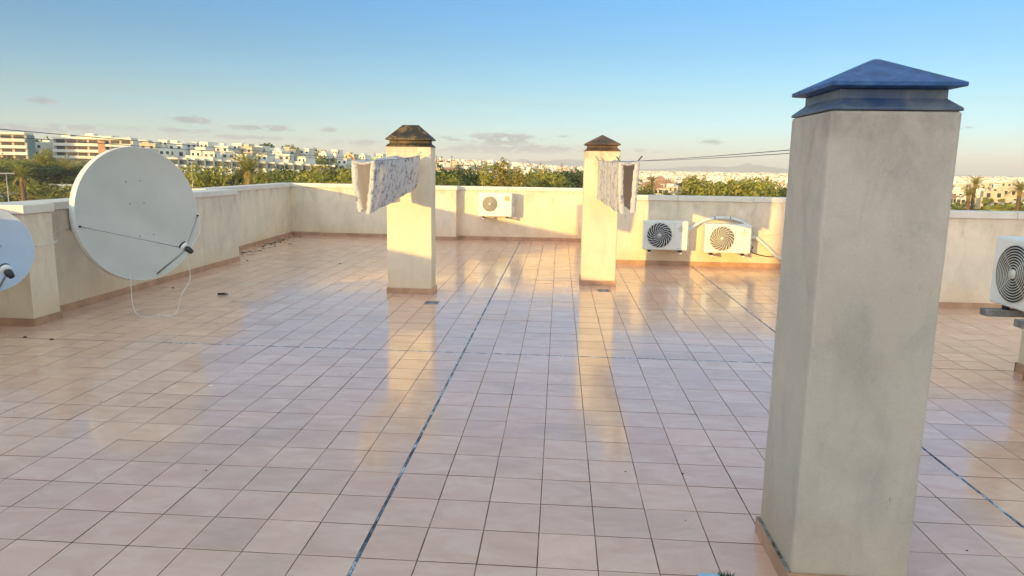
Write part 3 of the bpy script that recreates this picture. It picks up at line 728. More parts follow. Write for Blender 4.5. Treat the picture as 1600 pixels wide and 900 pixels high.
# ------------------------------------------------------------------ terrain
TC = [-700, -100, 0, 150, 300, 470, 600, 760, 900, 1000, 1300, 1700, 2300]
TR = [0, 120, 180, 230, 300, 340, 400, 480, 560, 700, 900, 1200, 1700, 3000, 12000]
TH = {
 -700: [-12, -12, -12, -11, -6, -2, 2, 8, 12, 14, 14, 13, 6, 0, -4],
 -100: [-12, -12, -12, -11.5, -4, -.5, 3, 9, 12.5, 14, 14, 12, 6, 0, -4],
 0:    [-12, -12, -12, -11.5, -4, -.5, 3, 8.5, 12, 13.5, 13, 12, 5, 0, -4],
 150:  [-12, -12, -12, -11.5, -4.5, -1, 3, 8, 11, 12.5, 13, 12, 5, 0, -4],
 300:  [-12, -12, -12, -12, -9.5, -7, -1, 5, 8.5, 9.5, 9.5, 10, 4, -1, -5],
 470:  [-12, -12, -12, -12, -11, -10, -5.5, 1, 5.5, 8, 8.5, 8, 3, -2, -6],
 600:  [-12, -12, -12, -12, -12, -12, -9.5, -6, -3, 2, 5.5, 7, 3, -3, -7],
 760:  [-12, -12, -12, -12, -12, -12, -12, -10.5, -8.5, -4, 2, 5, 3, -4, -7],
 900:  [-12, -12, -12, -12, -12, -12, -12, -12, -11.5, -10, -6.5, -2.5, -3, -6, -8],
 1000: [-12, -12, -12, -12, -12, -12.5, -13, -13, -13, -12.8, -13.5, -14, -14, -15, -15],
 1300: [-12, -12, -12, -12, -12.5, -13, -13, -13, -13, -13, -13.5, -14, -14, -15, -15],
 1700: [-12, -12, -12, -12, -12.5, -13, -13, -13, -13, -13, -13.5, -14, -14, -15, -15],
 2300: [-12]*15}
def lerp_table(xs, v):
    if v <= xs[0]: return 0, 0
    for i in range(len(xs)-1):
        if v < xs[i+1]: return i, (v-xs[i])/(xs[i+1]-xs[i])
    return len(xs)-2, 1
def col_of(x, y):
    # image column of a direction on the ground, clamped behind the camera
    if y <= .15*abs(x): return -700 if x < 0 else 2300
    d = Vector((x, y, 0)); return max(-700, min(2300, 800+CF*d.dot(RT)/d.dot(FW)))
def hgt(x, y):
    r = math.hypot(x, y); c = col_of(x, y)
    i, t = lerp_table(TC, c); k, s = lerp_table(TR, r)
    t = t*t*(3-2*t)
    a = TH[TC[i]]; b_ = TH[TC[i+1]]
    h0 = a[k]+(a[k+1]-a[k])*s; h1 = b_[k]+(b_[k+1]-b_[k])*s
    h = h0+(h1-h0)*t
    if r > 220: h += noise.noise(Vector((x*.012, y*.012, 0)))*1.2
    if y < 0: f = min(1, -y/60); h = h*(1-f)-12*f
    return h
def terrain():
    rs = [0, 20, 45, 80, 120, 150, 180, 200, 215, 230, 250, 275, 300, 320, 340, 370, 400, 430, 460, 490, 520, 560, 600, 650, 700, 780, 860, 950, 1080, 1200, 1400, 1700, 2200, 3000, 4500, 7000, 10500]
    an = [math.radians(-52+k*.75) for k in range(140)]
    an += [math.radians(53+k*8.0) for k in range(1, 32)]
    vs = [(0, 0, -12)]; fs = []; n = len(an)
    for r in rs[1:]:
        for a in an:
            x, y = r*math.sin(a), r*math.cos(a); vs.append((x, y, hgt(x, y)))
    for i in range(n): fs.append((0, 1+(i+1) % n, 1+i))
    for k in range(len(rs)-2):
        for i in range(n):
            a = 1+k*n; b_ = 1+(k+1)*n; fs.append((a+i, a+(i+1) % n, b_+(i+1) % n, b_+i))
    mb = MB().add(vs, fs, 0, True); o = mb.build('ground', M['ground']); tag(o, kind='structure')
terrain()
def mountain(name, px0, px1, dist, prof, seed):
    mb = MB(); n = 80; rows = []
    for k in range(n+1):
        t = k/n; px = px0+(px1-px0)*t
        j, s = lerp_table([p[0] for p in prof], t); h = prof[j][1]+(prof[j+1][1]-prof[j][1])*s
        h *= 1+.25*noise.noise(Vector((t*14, seed, 0)))+.1*noise.noise(Vector((t*45, seed, 3)))
        row = []
        for q, (dd, f) in enumerate(((-700, 0), (-420, .35), (-200, .7), (0, 1), (350, .6), (900, 0))):
            x, y = spot(px, dist+dd+120*noise.noise(Vector((t*20, q, seed)))); row.append((x, y, -30+(h+24)*f))
        rows.append(row)
    vs = [p for r in rows for p in r]; m = 6; fs = []
    for k in range(n):
        for q in range(m-1): fs.append((k*m+q, (k+1)*m+q, (k+1)*m+q+1, k*m+q+1))
    tag(mb.add(vs, fs, 0, True).build(name, M['mount']), kind='structure')
mountain('mountains', 700, 960, 9000, [(0, 0), (.25, 60), (.45, 105), (.52, 75), (.7, 110), (.9, 90), (1, 0)], 2)
mountain('mountains', 985, 1250, 9300, [(0, 0), (.2, 18), (.45, 62), (.58, 45), (.70, 92), (.8, 62), (.95, 28), (1, 0)], 5)

# ------------------------------------------------------------------ houses
def windows(mb, x0, x1, y, z0, z1, n, w, mi=0, th=.06):
    for k in range(n):
        c = x0+(x1-x0)*(k+.5)/n; mb.box(c-w/2, y-th, z0, c+w/2, y+.02, z1, mi)
    return mb
def make_townhouse(style, rr):
    # white cubic two-storey house with roof terrace; front faces -Y
    root = empty('townhouse')
    wm = M['h_white'] if style != 2 else M['h_cream']
    W = (9.5, 8, 11, 7.5)[style]; Dp = 9
    w = MB(); w.box(-W/2, 0, -3, W/2, Dp, 3.1); w.box(-W/2+(1.6 if style % 2 else 0), 1.8, 3.1, W/2-(0 if style % 2 else 2.0), Dp, 6.2)
    if style in (0, 2): w.box(-W/2+.5, 4.5, 6.2, -W/2+4, Dp-.5, 8.3)
    # roof parapets
    w.box(-W/2, -.1, 3.1, W/2, .1, 3.95); w.box(-W/2, .1, 3.1, -W/2+.2, 1.8, 3.95); w.box(W/2-.2, .1, 3.1, W/2, 1.8, 3.95)
    w.build('wall', wm, root)
    r = MB(); a, b_ = -W/2+(1.6 if style % 2 else 0), W/2-(0 if style % 2 else 2.0)
    r.box(a-.12, 1.68, 6.201, b_+.12, 1.98, 6.75).box(a-.12, 1.98, 6.201, a+.15, Dp+.1, 6.75).box(b_-.15, 1.98, 6.201, b_+.12, Dp+.1, 6.75)
    r.build('roof_parapet', wm, root)
    for c in ((-W*.27, W*.22) if style != 3 else (0,)):
        MB().box(c-1.3, -.05, .2, c+1.3, .06, 2.3).build('window', M['glass'], root)
    for k in range(2):
        c = a+(b_-a)*(k+.5)/2; MB().box(c-.75, 1.74, 3.5, c+.75, 1.85, 5.3).build('window', M['glass'], root)
    if style in (0, 3): MB().box(W/2-.05, 2.5, 3.6, W/2+.06 if style % 2 else W/2+.06, 4, 5.2).build('window', M['glass'], root) if style % 2 else None
    return root
def make_terrace_unit():
    # long lower row: deep dark terraces between white piers under a white slab
    root = empty('terrace_house')
    MB().box(-5.5, 1.5, -4, 5.5, 8, 3.0).build('wall', M['h_white'], root)
    MB().box(-5.5, -.3, 2.95, 5.5, 8.1, 3.75).build('roof_slab', M['h_white'], root)
    MB().box(-5.5, -.3, -4, -4.3, 1.5, 2.95).build('pier', M['h_cream'], root)
    MB().box(-4.3, -.28, -.6, 5.5, -.1, .35).build('balustrade', M['h_white'], root)
    MB().box(-4.2, 1.40, .1, 5.3, 1.499, 2.7).build('window', M['glass_b'], root)
    return root
def face_cam(x, y, off=0): return math.atan2(-x, y)+off
protos = []
def hide_none(o): pass
LBL = {}
rr = random.Random(21)
def put(proto, px, dist, z=None, rz=0, sc=1, label=None, cat='house', group=None, first=[None]):
    used = proto.get('_used')
    o = copy_tree(proto) if used else proto
    proto['_used'] = 1
    if '_used' in o.keys() and o is not proto: del o['_used']
    x, y = spot(px, dist); o.location = (x, y, hgt(x, y)-.3 if z is None else z); o.rotation_euler = (0, 0, face_cam(x, y)+rz)
    o.scale = (sc if not isinstance(sc, tuple) else sc[0],)*2+((sc if not isinstance(sc, tuple) else sc[1]),)
    for k in ('label', 'group', 'category'):
        if k in o.keys(): del o[k]
    return tag(o, label, cat, group)
# two modern apartment blocks on the left hillside
def apartment(px, dist, W, floors, z0, rz, label, end_m, brick=None, seed=0):
    x, y = spot(px, dist); root = empty('apartment_block', (x, y, z0), face_cam(x, y, rz), label, 'building')
    FH = 2.85; H = floors*FH
    MB().box(-W/2+.3, 1.7, -6, W/2-.3, 8, H).build('wall', M['h_cream'], root)
    for f in range(floors):
        ins = 0 if f < floors-1 else .6
        MB().box(-W/2+ins, 0, f*FH-.35, W/2-ins, 1.7, f*FH+.95).build('balcony', M['h_white'], root)
        n = max(3, int(W/5)); g = MB()
        for k in range(n):
            a = -W/2+.8+(W-1.6)*k/n; g.box(a+.4, 1.55, f*FH+.96, a+(W-1.6)/n-.7, 1.699, f*FH+2.45)
        g.build('window_row', M['glass'], root)
    MB().box(-W/2+.4, .1, H-.1, W/2-.4, 8.2, H+.9).build('roof', M['h_white'], root)
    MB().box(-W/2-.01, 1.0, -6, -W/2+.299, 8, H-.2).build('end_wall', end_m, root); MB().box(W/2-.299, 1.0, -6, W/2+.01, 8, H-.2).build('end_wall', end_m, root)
    if brick: MB().box(brick[0], -.15, -.3, brick[1], 1.6, H-.8).build('brick_panel', M['h_brick'], root)
    MB().box(-W/2+3, 3, H+.9, -W/2+7, 7.6, H+2.1).build('roof_room', M['h_white'], root)
    return root
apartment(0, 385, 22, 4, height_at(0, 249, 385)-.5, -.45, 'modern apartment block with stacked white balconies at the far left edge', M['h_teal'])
apartment(146, 385, 35, 4, height_at(146, 255, 385)-.5, -.42, 'long modern apartment block with a terracotta panel above the large dish', M['h_white'], brick=(2.5, 5.6))
apartment(150, 425, 18, 1, height_at(150, 224, 425), -.5, 'white roof apartments rising behind the terracotta-panelled block', M['h_white'])
# blue-shaded house between the two blocks and the big-window house near the sheet
T = [make_townhouse(k, rr) for k in range(4)]
names4 = ['with stair room', 'with offset upper floor', 'of cream render', 'with one broad window']
ridge = [  # px, dist, style, z_of_top py
 (50, 395, 1, 222), (74, 405, 0, 218), (92, 440, 3, 224), (118, 430, 2, 216), (150, 440, 1, 213), (196, 430, 0, 214), (216, 445, 1, 217), (232, 420, 2, 218), (251, 440, 1, 217),
 (276, 430, 0, 220), (296, 440, 3, 222), (314, 428, 1, 221), (333, 445, 2, 225), (348, 425, 0, 223), (366, 440, 1, 225), (383, 430, 2, 226), (399, 435, 3, 228), (424, 450, 1, 231), (432, 420, 0, 230), (452, 430, 2, 228), (472, 440, 1, 231),
 (196, 385, 3, 231), (216, 395, 1, 232), (252, 390, 3, 232), (300, 388, 1, 234), (322, 382, 3, 235), (352, 388, 1, 238), (372, 380, 3, 240), (404, 390, 1, 240), (440, 392, 3, 240), (466, 392, 1, 243),
 (530, 470, 1, 249), (548, 480, 3, 250), (572, 478, 1, 251), (503, 560, 0, 236), (545, 600, 2, 238), (565, 640, 0, 239), (590, 620, 1, 241), (520, 640, 3, 234)]
sides = ['left', 'right']
def where(px):
    ref = [(0, 'the far left apartment block'), (60, 'the gap between the apartment blocks'), (150, 'the terracotta-panelled block'), (208, 'the top of the large dish'), (300, "the large dish's right rim"), (385, 'the big palm crown'), (458, 'the far left wall corner'), (550, 'the blue grey sheet'), (640, 'the wide chimney'), (700, 'the gap right of the wide chimney'), (785, 'the tallest tree'), (860, 'the air conditioner on the far wall'), (940, 'the slender chimney'), (1040, 'the shaded air conditioner of the pair'), (1130, 'the sunlit air conditioner of the pair'), (1230, 'the tall grey pillar'), (1500, "the grey pillar's right edge"), (1577, 'the air conditioner at the right edge')]
    return min(ref, key=lambda q: abs(q[0]-px))
used_labels = set()
def uniq(base, px, extra=()):
    r = where(px); rel = 'above ' if abs(px-r[0]) < 9 else ('just left of ' if px < r[0] else 'just right of ')
    for e in ('',)+tuple(extra):
        s = (base+' '+e).strip()+', '+rel+r[1]
        if s not in used_labels: used_labels.add(s); return s, True
    return s, False
ordn = ['', 'nearest', 'second', 'third', 'fourth', 'fifth', 'sixth', 'seventh']
cnt = {}
for i, (px, dist, st, top) in enumerate(ridge):
    hh = (8.3, 6.75, 8.3, 6.75)[st]; z = height_at(px, top, dist)-hh
    tier = 'ridge' if dist > 400 and top < 232 else ('lower' if top >= 232 and dist < 400 else 'distant')
    base = {'ridge': 'ridge house ', 'lower': 'lower slope house ', 'distant': 'distant house '}[tier]+names4[st]
    lab, ok = uniq(base, px, ('and pale sides', 'and plain walls', 'and flat roof'))
    put(T[st], px, dist, z, rr.uniform(-.85, -.35), rr.uniform(.92, 1.08), lab, 'house', 'white houses on the left hillside')
TU = make_terrace_unit()
n_u = 19
for k in range(n_u):
    px = 268+k*13.9; dist = 352+k*.9
    z = height_at(px, 244.5+(px-270)*.050, dist)-3.75
    lab = 'pale terrace house with dark bay, number %s from the left in the long lower row' % (['one', 'two', 'three', 'four', 'five', 'six', 'seven', 'eight', 'nine', 'ten', 'eleven', 'twelve', 'thirteen', 'fourteen', 'fifteen', 'sixteen', 'seventeen', 'eighteen', 'nineteen'][k])
    o = put(TU, px, dist, z, rr.uniform(-.03, .03)-.32, (.48 if k % 1 == 0 else .5, .9), lab, 'house', 'long row of terrace houses on the left slope')
# low houses in the plain: six kinds, small enough that windows live in the same mesh
def small_house(k, rr):
    mb = MB(); W = rr.uniform(5.5, 9); Dp = rr.uniform(5.5, 8); H = rr.choice((3.0, 5.4, 5.6)); wm = 0
    mb.box(-W/2, -Dp/2, -2.5, W/2, Dp/2, H, 0)
    if k % 3 == 0:   # flat with stair room
        mb.box(-W/2+.6, -1, H, -W/2+3.8, 3, H+2.4, 0); mb.box(-W/2-.1, -Dp/2-.1, H, W/2+.1, -Dp/2+.15, H+.8, 0)
    elif k == 4:  # pitched clay roof
        a = [(-W/2-.4, -Dp/2-.4, H), (W/2+.4, -Dp/2-.4, H), (W/2+.4, Dp/2+.4, H), (-W/2-.4, Dp/2+.4, H), (-W/2+2.5, 0, H+2.1), (W/2-2.5, 0, H+2.1)]
        mb.add(a, [(0, 1, 5, 4), (1, 2, 5), (2, 3, 4, 5), (3, 0, 4), (3, 2, 1, 0)], 2)
    else:  # setback upper floor
        mb.box(-W/2+1, -Dp/2+2.4, H, W/2-1.8, Dp/2, H+2.8, 0); mb.box(-W/2-.1, -Dp/2-.12, H, W/2+.1, -Dp/2+.1, H+.75, 0)
        windows(mb, -W/2+1, W/2-1.8, -Dp/2+2.4, H+.7, H+2.1, 2, 1.1, 1)
    windows(mb, -W/2, W/2, -Dp/2, .6, 2.3, 3, 1.5, 1)
    if H > 5: windows(mb, -W/2, W/2, -Dp/2, 3.3, 4.7, 3, 1.1, 1)
    for s in (-1, 1):
        for y in (-2, 2): mb.box(s*W/2-.05, y-.6, .9, s*W/2+.05, y+.6, 2.2, 1)
    return mb
SH = []
rs_ = random.Random(5)
for k in range(9):
    mb = small_house(k, rs_); wm = (M['h_white'], M['h_cream'], M['h_white'], M['h_white'], M['h_pink'], M['h_cream'], M['h_white'], M['h_white'], M['h_cream'])[k]
    SH.append(mb.mesh('small_house', [wm, M['glass'], M['h_roof']]))
kinds = ['white flat-roofed house with stair room', 'cream house with set-back upper floor', 'white house with set-back upper floor', 'white flat-roofed house with stair room', 'pinkish house with clay roof', 'cream house with set-back upper floor', 'white flat-roofed house with stair room', 'white house with set-back upper floor', 'cream house with set-back upper floor']
placed = []
zones = [  # px0, px1, d0, d1, count, phrase
 (985, 1260, 285, 620, 120, 'in the plain left of the tall grey pillar', 'houses in the plain left of the grey pillar'),
 (1440, 1640, 285, 620, 78, 'in the plain right of the tall grey pillar', 'houses in the plain right of the grey pillar'),
 (675, 790, 520, 900, 28, 'on the rise left of the tallest tree', 'houses on the rise left of the tallest tree'),
 (800, 915, 430, 900, 40, 'on the rise right of the tallest tree', 'houses on the rise right of the tallest tree'),
 (485, 600, 620, 900, 20, 'on the tree-lined ridge behind the blue grey sheet', 'houses on the ridge behind the sheet')]
for (p0, p1, d0, d1, cntz, phrase, grp) in zones:
    tries = 0; c = 0
    while c < cntz and tries < 6000:
        tries += 1
        u = rs_.random(); dist = math.sqrt(d0*d0+(d1*d1-d0*d0)*u); px = rs_.uniform(p0, p1); x, y = spot(px, dist)
        if any((x-a)**2+(y-b_)**2 < 9.6**2 for a, b_ in placed): continue
        if p0 == 985 and dist < 330 and px > 1080: continue
        k = rs_.choice((0, 1, 2, 3, 5, 6, 7, 8, 0, 2, 3, 4)); placed.append((x, y)); c += 1
        o = D.objects.new('small_house', SH[k]); COL.objects.link(o); o.location = (x, y, hgt(x, y)-.2)
        o.rotation_euler = (0, 0, face_cam(x, y)+rs_.choice((-.35, -.15, .05, .2, .45, 1.1))); s = rs_.uniform(.85, 1.12); o.scale = (s, s, s*rs_.uniform(.9, 1.1))
        tag(o, kinds[k]+' '+phrase, 'house', kinds[k]+', '+grp)
# the rest of the town to the horizon
ks = MB(); tn = 0
def town_box(x, y, z, a, w, d, h, mi, roof):
    c, s = math.cos(a), math.sin(a)
    T_ = lambda u, v, zz: (x+u*c-v*s, y+u*s+v*c, zz)
    vs = [T_(u, v, zz) for zz in (z-3, z+h) for u, v in ((-w, -d), (w, -d), (w, d), (-w, d))]
    ks.add(vs, [(4, 5, 6, 7), (0, 1, 5, 4), (1, 2, 6, 5), (2, 3, 7, 6), (3, 0, 4, 7)], mi)
    if roof: ks.add([T_(-w*1.06, -d*1.06, z+h+.02), T_(w*1.06, -d*1.06, z+h+.02), T_(w*1.06, d*1.06, z+h+.02), T_(-w*1.06, d*1.06, z+h+.02), T_(-w*.5, 0, z+h+2), T_(w*.5, 0, z+h+2)], [(0, 1, 5, 4), (1, 2, 5), (2, 3, 4, 5), (3, 0, 4)], 2)
    elif mi < 2: 
        e = .5*w; ks.add([T_(u, v, zz) for zz in (z+h, z+h+2.3) for u, v in ((-w*.8, -d*.3), (-w*.1, -d*.3), (-w*.1, d*.5), (-w*.8, d*.5))], [(4, 5, 6, 7), (0, 1, 5, 4), (1, 2, 6, 5), (2, 3, 7, 6), (3, 0, 4, 7)], mi)
    for f in range(2 if h > 5 else 1):
        for q in (-.5, .1, .6):
            u0, u1 = w*q-.7, w*q+.7; z0 = z+.7+3*f
            ks.add([T_(u0, -d-.05, z0), T_(u1, -d-.05, z0), T_(u1, -d-.05, z0+1.4), T_(u0, -d-.05, z0+1.4)], [(0, 1, 2, 3)], 3)
for (p0, p1, d0, d1, nn) in ((960, 1280, 600, 5200, 3200), (1420, 1660, 600, 5200, 2400), (780, 960, 880, 2600, 420), (640, 790, 880, 1500, 150)):
    for k in range(nn):
        u = rs_.random(); dist = 1/((1/d0)+(1/d1-1/d0)*u**.85); px = rs_.uniform(p0, p1); x, y = spot(px, dist)
        h = rs_.choice((3.0, 4.4, 5.2)); m = 0 if rs_.random() < .7 else 1
        sc = 1+max(0, dist-1500)/2500
        town_box(x, y, hgt(x, y), face_cam(x, y)+rs_.uniform(-.5, .5), rs_.uniform(2.6, 4.8)*sc, rs_.uniform(2.6, 4.5)*sc, h, m, rs_.random() < .10)
tag(ks.build('distant_town', [M['h_white'], M['h_cream'], M['h_roof'], M['glass']]), 'pale sea of tiny low houses reaching the flat horizon', 'town', kind='stuff')

# ------------------------------------------------------------------ vegetation
def crown_mesh(name, lobes, n, size, mat, seed, core=None, flat=1.0):
    rr = random.Random(seed); mb = MB(); tot = sum(l[3]*l[3]*l[4] for l in lobes)
    for (cx, cy, cz, rx, rz) in lobes:
        m = int(n*rx*rx*rz/tot)
        for k in range(m):
            while True:
                v = Vector((rr.uniform(-1, 1), rr.uniform(-1, 1), rr.uniform(-1, 1))); L = v.length
                if .05 < L < 1 and rr.random() < .12+.88*L**2: break
            w = .82+.36*noise.noise(v*2.2+Vector((seed*3.1+cx, cy, cz)))
            if noise.noise(v*3.1+Vector((cx*2, seed, cz))) < -.22 and L > .45: continue
            p = Vector((cx+v.x*rx*w, cy+v.y*rx*w, cz+v.z*rz*w))
            s = size*rr.uniform(.55, 1.3); nrm = (v.normalized()*.9+Vector((rr.gauss(0, .6), rr.gauss(0, .6), rr.gauss(.25, .6)))).normalized()
            a = nrm.orthogonal().normalized(); b_ = nrm.cross(a); an = rr.uniform(0, PI); a, b_ = a*math.cos(an)+b_*math.sin(an), b_*math.cos(an)-a*math.sin(an)
            mb.add([p-a*s*.5, p-b_*s*.28+a*s*.1, p+a*s*.55, p+b_*s*.3], [(0, 1, 2, 3)])
    return mb.mesh(name, mat)
def trunk_mesh(H, r, lobes, seed):
    rr = random.Random(seed); mb = MB(); top = Vector((rr.uniform(-.3, .3), rr.uniform(-.3, .3), H*.62))
    mb.tube([(0, 0, -1), (.05, 0, H*.2), top*.6+Vector((0, 0, 0)), top], [r*1.3, r, r*.8, r*.5], 7)
    for (cx, cy, cz, rx, rz) in lobes[:7]:
        s = top*rr.uniform(.4, .9); mb.tube([s, s.lerp(Vector((cx, cy, cz)), .55)+Vector((0, 0, -.3)), (cx, cy, cz)], [r*.45, r*.3, r*.08], 5)
    return mb.mesh('trunk', M['bark'])
def make_tree(kind, seed):
    rr = random.Random(seed)
    if kind == 'round':
        lobes = [(rr.gauss(0, 1.7), rr.gauss(0, 1.7), rr.uniform(2.6, 6.2), rr.uniform(1.2, 2.0), rr.uniform(1.1, 1.7)) for _ in range(13)]; H = 7.2; n = 2600; s = .42
    elif kind == 'tall':
        lobes = [(rr.gauss(0, 2.0-.09*k), rr.gauss(0, 1.8-.09*k), 2+k*.70, 2.5-.075*k, 1.9) for k in range(17)]; H = 15; n = 7500; s = .42
    elif kind == 'wide':
        lobes = [(rr.gauss(0, 3.2), rr.gauss(0, 2.6), rr.uniform(3.4, 5.7), rr.uniform(1.6, 2.3), rr.uniform(1.2, 1.6)) for k in range(24)]; H = 7; n = 7500; s = .42
    elif kind == 'scrub':
        lobes = [(rr.gauss(0, 1.6), rr.gauss(0, 1.3), rr.uniform(.6, 2.2), rr.uniform(.9, 1.4), rr.uniform(.7, 1.2)) for _ in range(8)]; H = 2.6; n = 1100; s = .40
    elif kind == 'far':
        lobes = [(rr.gauss(0, 1.2), rr.gauss(0, 1.2), rr.uniform(2.2, 5.0), rr.uniform(1.2, 1.9), rr.uniform(1.0, 1.6)) for _ in range(6)]; H = 6; n = 420; s = .9
    elif kind == 'pine':
        lobes = [(rr.gauss(0, 1.6), rr.gauss(0, 1.6), rr.uniform(5.4, 6.9), rr.uniform(1.1, 1.7), .8) for _ in range(8)]; H = 7.2; n = 520; s = .8
    elif kind == 'cypress':
        lobes = [(0, 0, 1.2+k*1.0, .95-.1*k, 1.0) for k in range(8)]; H = 8; n = 420; s = .6
    return lobes, H, n, s
PT = {}
def tree_proto(kind, leaf, seed):
    lobes, H, n, s = make_tree(kind, seed)
    root = empty({'cypress': 'cypress_tree', 'pine': 'pine_tree', 'scrub': 'shrub'}.get(kind, 'tree'))
    c = D.objects.new('crown', crown_mesh('crown', lobes, n, s, M[leaf], seed)); link(c, root)
    t = D.objects.new('stem' if kind == 'scrub' else 'trunk', trunk_mesh(H, .05 if kind == 'scrub' else (.26 if kind in ('tall', 'wide') else .17), lobes, seed)); link(t, root)
    return root
def frond(rr, L, droop, up, w=.34):
    # one palm frond: curved rib with leaflets on both sides, in its own frame (x outward)
    mb = MB(); pts = [(0, 0)]; n = 9
    for k in range(n):
        a = up-droop*((k+.5)/n)**1.3; x, z = pts[-1]; pts.append((x+L/n*math.cos(a), z+L/n*math.sin(a)))
    for k in range(n):
        (x0, z0), (x1, z1) = pts[k], pts[k+1]; t = (k+.5)/n; ww = w*L*.42*(math.sin(PI*min(1, t*.92+.10)))**.7
        mb.add([(x0, -.02, z0), (x1, -.02, z1), (x1, .02, z1), (x0, .02, z0)], [(0, 1, 2, 3)])
        for s in (-1, 1):
            for q in range(3):
                f = (q+.3)/3; xa, za = x0+(x1-x0)*f, z0+(z1-z0)*f; xb, zb = x0+(x1-x0)*(f+.22), z0+(z1-z0)*(f+.22)
                lx = ww*.55; dz = -ww*.30*rr.uniform(.4, 1.4)+.18*ww
                mb.add([(xa, 0, za), (xb, 0, zb), (xb+lx, s*ww, zb+dz)], [(0, 1, 2)])
    return mb
def make_palm(seed, H, L, nf, thick=.32, skirt=True):
    rr = random.Random(seed); root = empty('palm_tree')
    t = MB(); k = 12; t.tube([(.15*math.sin(i*.3), 0, -1+(H+1)*i/k) for i in range(k+1)], [thick*(1.25-.25*i/k)+(.03 if i % 2 else 0) for i in range(k+1)], 9); t.build('trunk', M['bark'], root)
    tx = .15*math.sin(k*.3)
    g = MB(); dry = MB()
    for i in range(nf):
        ring = i/nf; up = 1.45-1.55*ring**1.05+rr.uniform(-.12, .12); az = i*2.399+rr.uniform(-.2, .2); f = frond(rr, L*rr.uniform(.85, 1.1)*(1-.15*(ring < .15)), .9+.5*ring, up)
        c, s = math.cos(az), math.sin(az); tgt = dry if (ring > .95 and skirt) else g
        tgt.add([(tx+x*c-y*s, x*s+y*c, H+z) for x, y, z in f.v], f.f)
    g.build('crown', M['frond'], root)
    if skirt:
        for i in range(16):
            az = rr.uniform(0, 2*PI); f = frond(rr, L*.42, .7, -.55, .3); c, s = math.cos(az), math.sin(az)
            dry.add([(tx+x*c*.6-y*s, x*s*.6+y*c, H-.3+z*.9) for x, y, z in f.v], f.f)
        dry.tube([(tx, 0, H-.7), (tx, 0, H-.3), (tx, 0, H+.1)], [thick*1.0, thick*1.5, thick*1.0], 9)
        dry.build('dry_fronds', M['frond_dry'], root)
    return root
# near and middle-distance trees
pr = {k: [] for k in ('round', 'tall', 'wide', 'scrub', 'far', 'pine', 'cypress')}
leafs = {'round': ('leaf_olive', 'leaf_green', 'leaf_olive', 'leaf_gold', 'leaf_dark'), 'tall': ('leaf_gold', 'leaf_olive'), 'wide': ('leaf_olive', 'leaf_green'), 'scrub': ('leaf_olive', 'leaf_gold', 'leaf_dark'), 'far': ('leaf_green', 'leaf_dark', 'leaf_olive', 'leaf_green'), 'pine': ('leaf_green', 'leaf_dark'), 'cypress': ('leaf_dark',)}
sd = 100
for k, ls in leafs.items():
    for l in ls: sd += 1; pr[k].append(tree_proto(k, l, sd))
def put_tree(kind, vi, px, dist, sc, label, group, cat='tree', z=None, top=None, hgt_full=None, sxy=None):
    p = pr[kind][vi % len(pr[kind])]
    x, y = spot(px, dist); z0 = hgt(x, y)
    if top is not None:
        need = height_at(px, top, dist)-z0; sc = need/hgt_full
    o = put(p, px, dist, z0 if z is None else z, rr.uniform(0, 6.28), sc, label, cat, group)
    if sxy: o.scale = (sc*sxy, sc*sxy, sc)
    return o
FULL = {'round': 7.6, 'tall': 15.6, 'wide': 7.2, 'scrub': 3.0, 'far': 6.4, 'pine': 7.5, 'cypress': 9.0}
def T_(kind, vi, px, dist, top, label, group=None, sxy=None, cat='tree'):
    return put_tree(kind, vi, px, dist, 1, label, group, cat, top=top, hgt_full=FULL[kind], sxy=sxy)
# right of the slender chimney: the broad olive tree; the tallest tree mid-picture
T_('tall', 0, 786, 112, 236, 'tallest tree, golden green, standing above the far wall mid picture', sxy=1.15)
T_('tall', 1, 760, 124, 248, 'shorter golden tree leaning against the left of the tallest tree', sxy=1.0)
T_('tall', 0, 812, 122, 251, 'shorter golden tree against the right of the tallest tree', sxy=1.0)
T_('wide', 0, 1136, 150, 269, 'broad olive green tree above the right wall, larger half of the pair', sxy=1.0)
T_('wide', 1, 1186, 150, 277, 'broad olive tree touching the tall grey pillar above the right wall', sxy=.95)
T_('round', 0, 1106, 146, 284, 'rounded olive tree at the left foot of the broad olive tree', sxy=.8)
T_('round', 1, 1012, 160, 281, 'rounded green tree just right of the white sheet', sxy=.75)
T_('round', 2, 1092, 158, 290, 'low olive tree over the wall above the shaded air conditioner', sxy=.8)
T_('scrub', 1, 1046, 150, 295, 'low golden shrub above the shaded air conditioner', sxy=1.5, cat='shrub')
T_('round', 0, 326, 150, 250, 'bright olive tree between the large dish and the big palm', sxy=.85)
T_('round', 2, 308, 155, 255, 'olive tree at the right rim of the large dish', sxy=.8)
T_('round', 4, 352, 165, 256, 'dark shaded tree immediately left of the big palm', sxy=.95)
hedge_words = ['first', 'second', 'third', 'fourth', 'fifth', 'sixth', 'seventh', 'eighth', 'ninth', 'tenth', 'eleventh', 'twelfth', 'thirteenth', 'fourteenth', 'fifteenth', 'sixteenth', 'seventeenth', 'eighteenth']
k = 0
for px in range(412, 604, 14):
    T_('round', (0, 3, 1, 0, 4, 2)[k % 6], px+rr.uniform(-2, 2), 150+rr.uniform(-14, 14), 259+rr.uniform(-8, 8)+(px-410)*.016, '%s olive tree from the left in the belt between big palm and blue grey sheet' % hedge_words[k], 'belt of trees behind the far left wall', sxy=1.0); k += 1
k = 0
for px in range(686, 752, 11):
    T_('round', (1, 3, 4, 2, 3, 1)[k % 6], px+rr.uniform(-2, 2), 140+rr.uniform(-14, 14), 262+rr.uniform(-9, 8), '%s bushy tree rightwards from the wide chimney' % hedge_words[k], 'belt of trees right of the wide chimney', sxy=.95); k += 1
k = 0
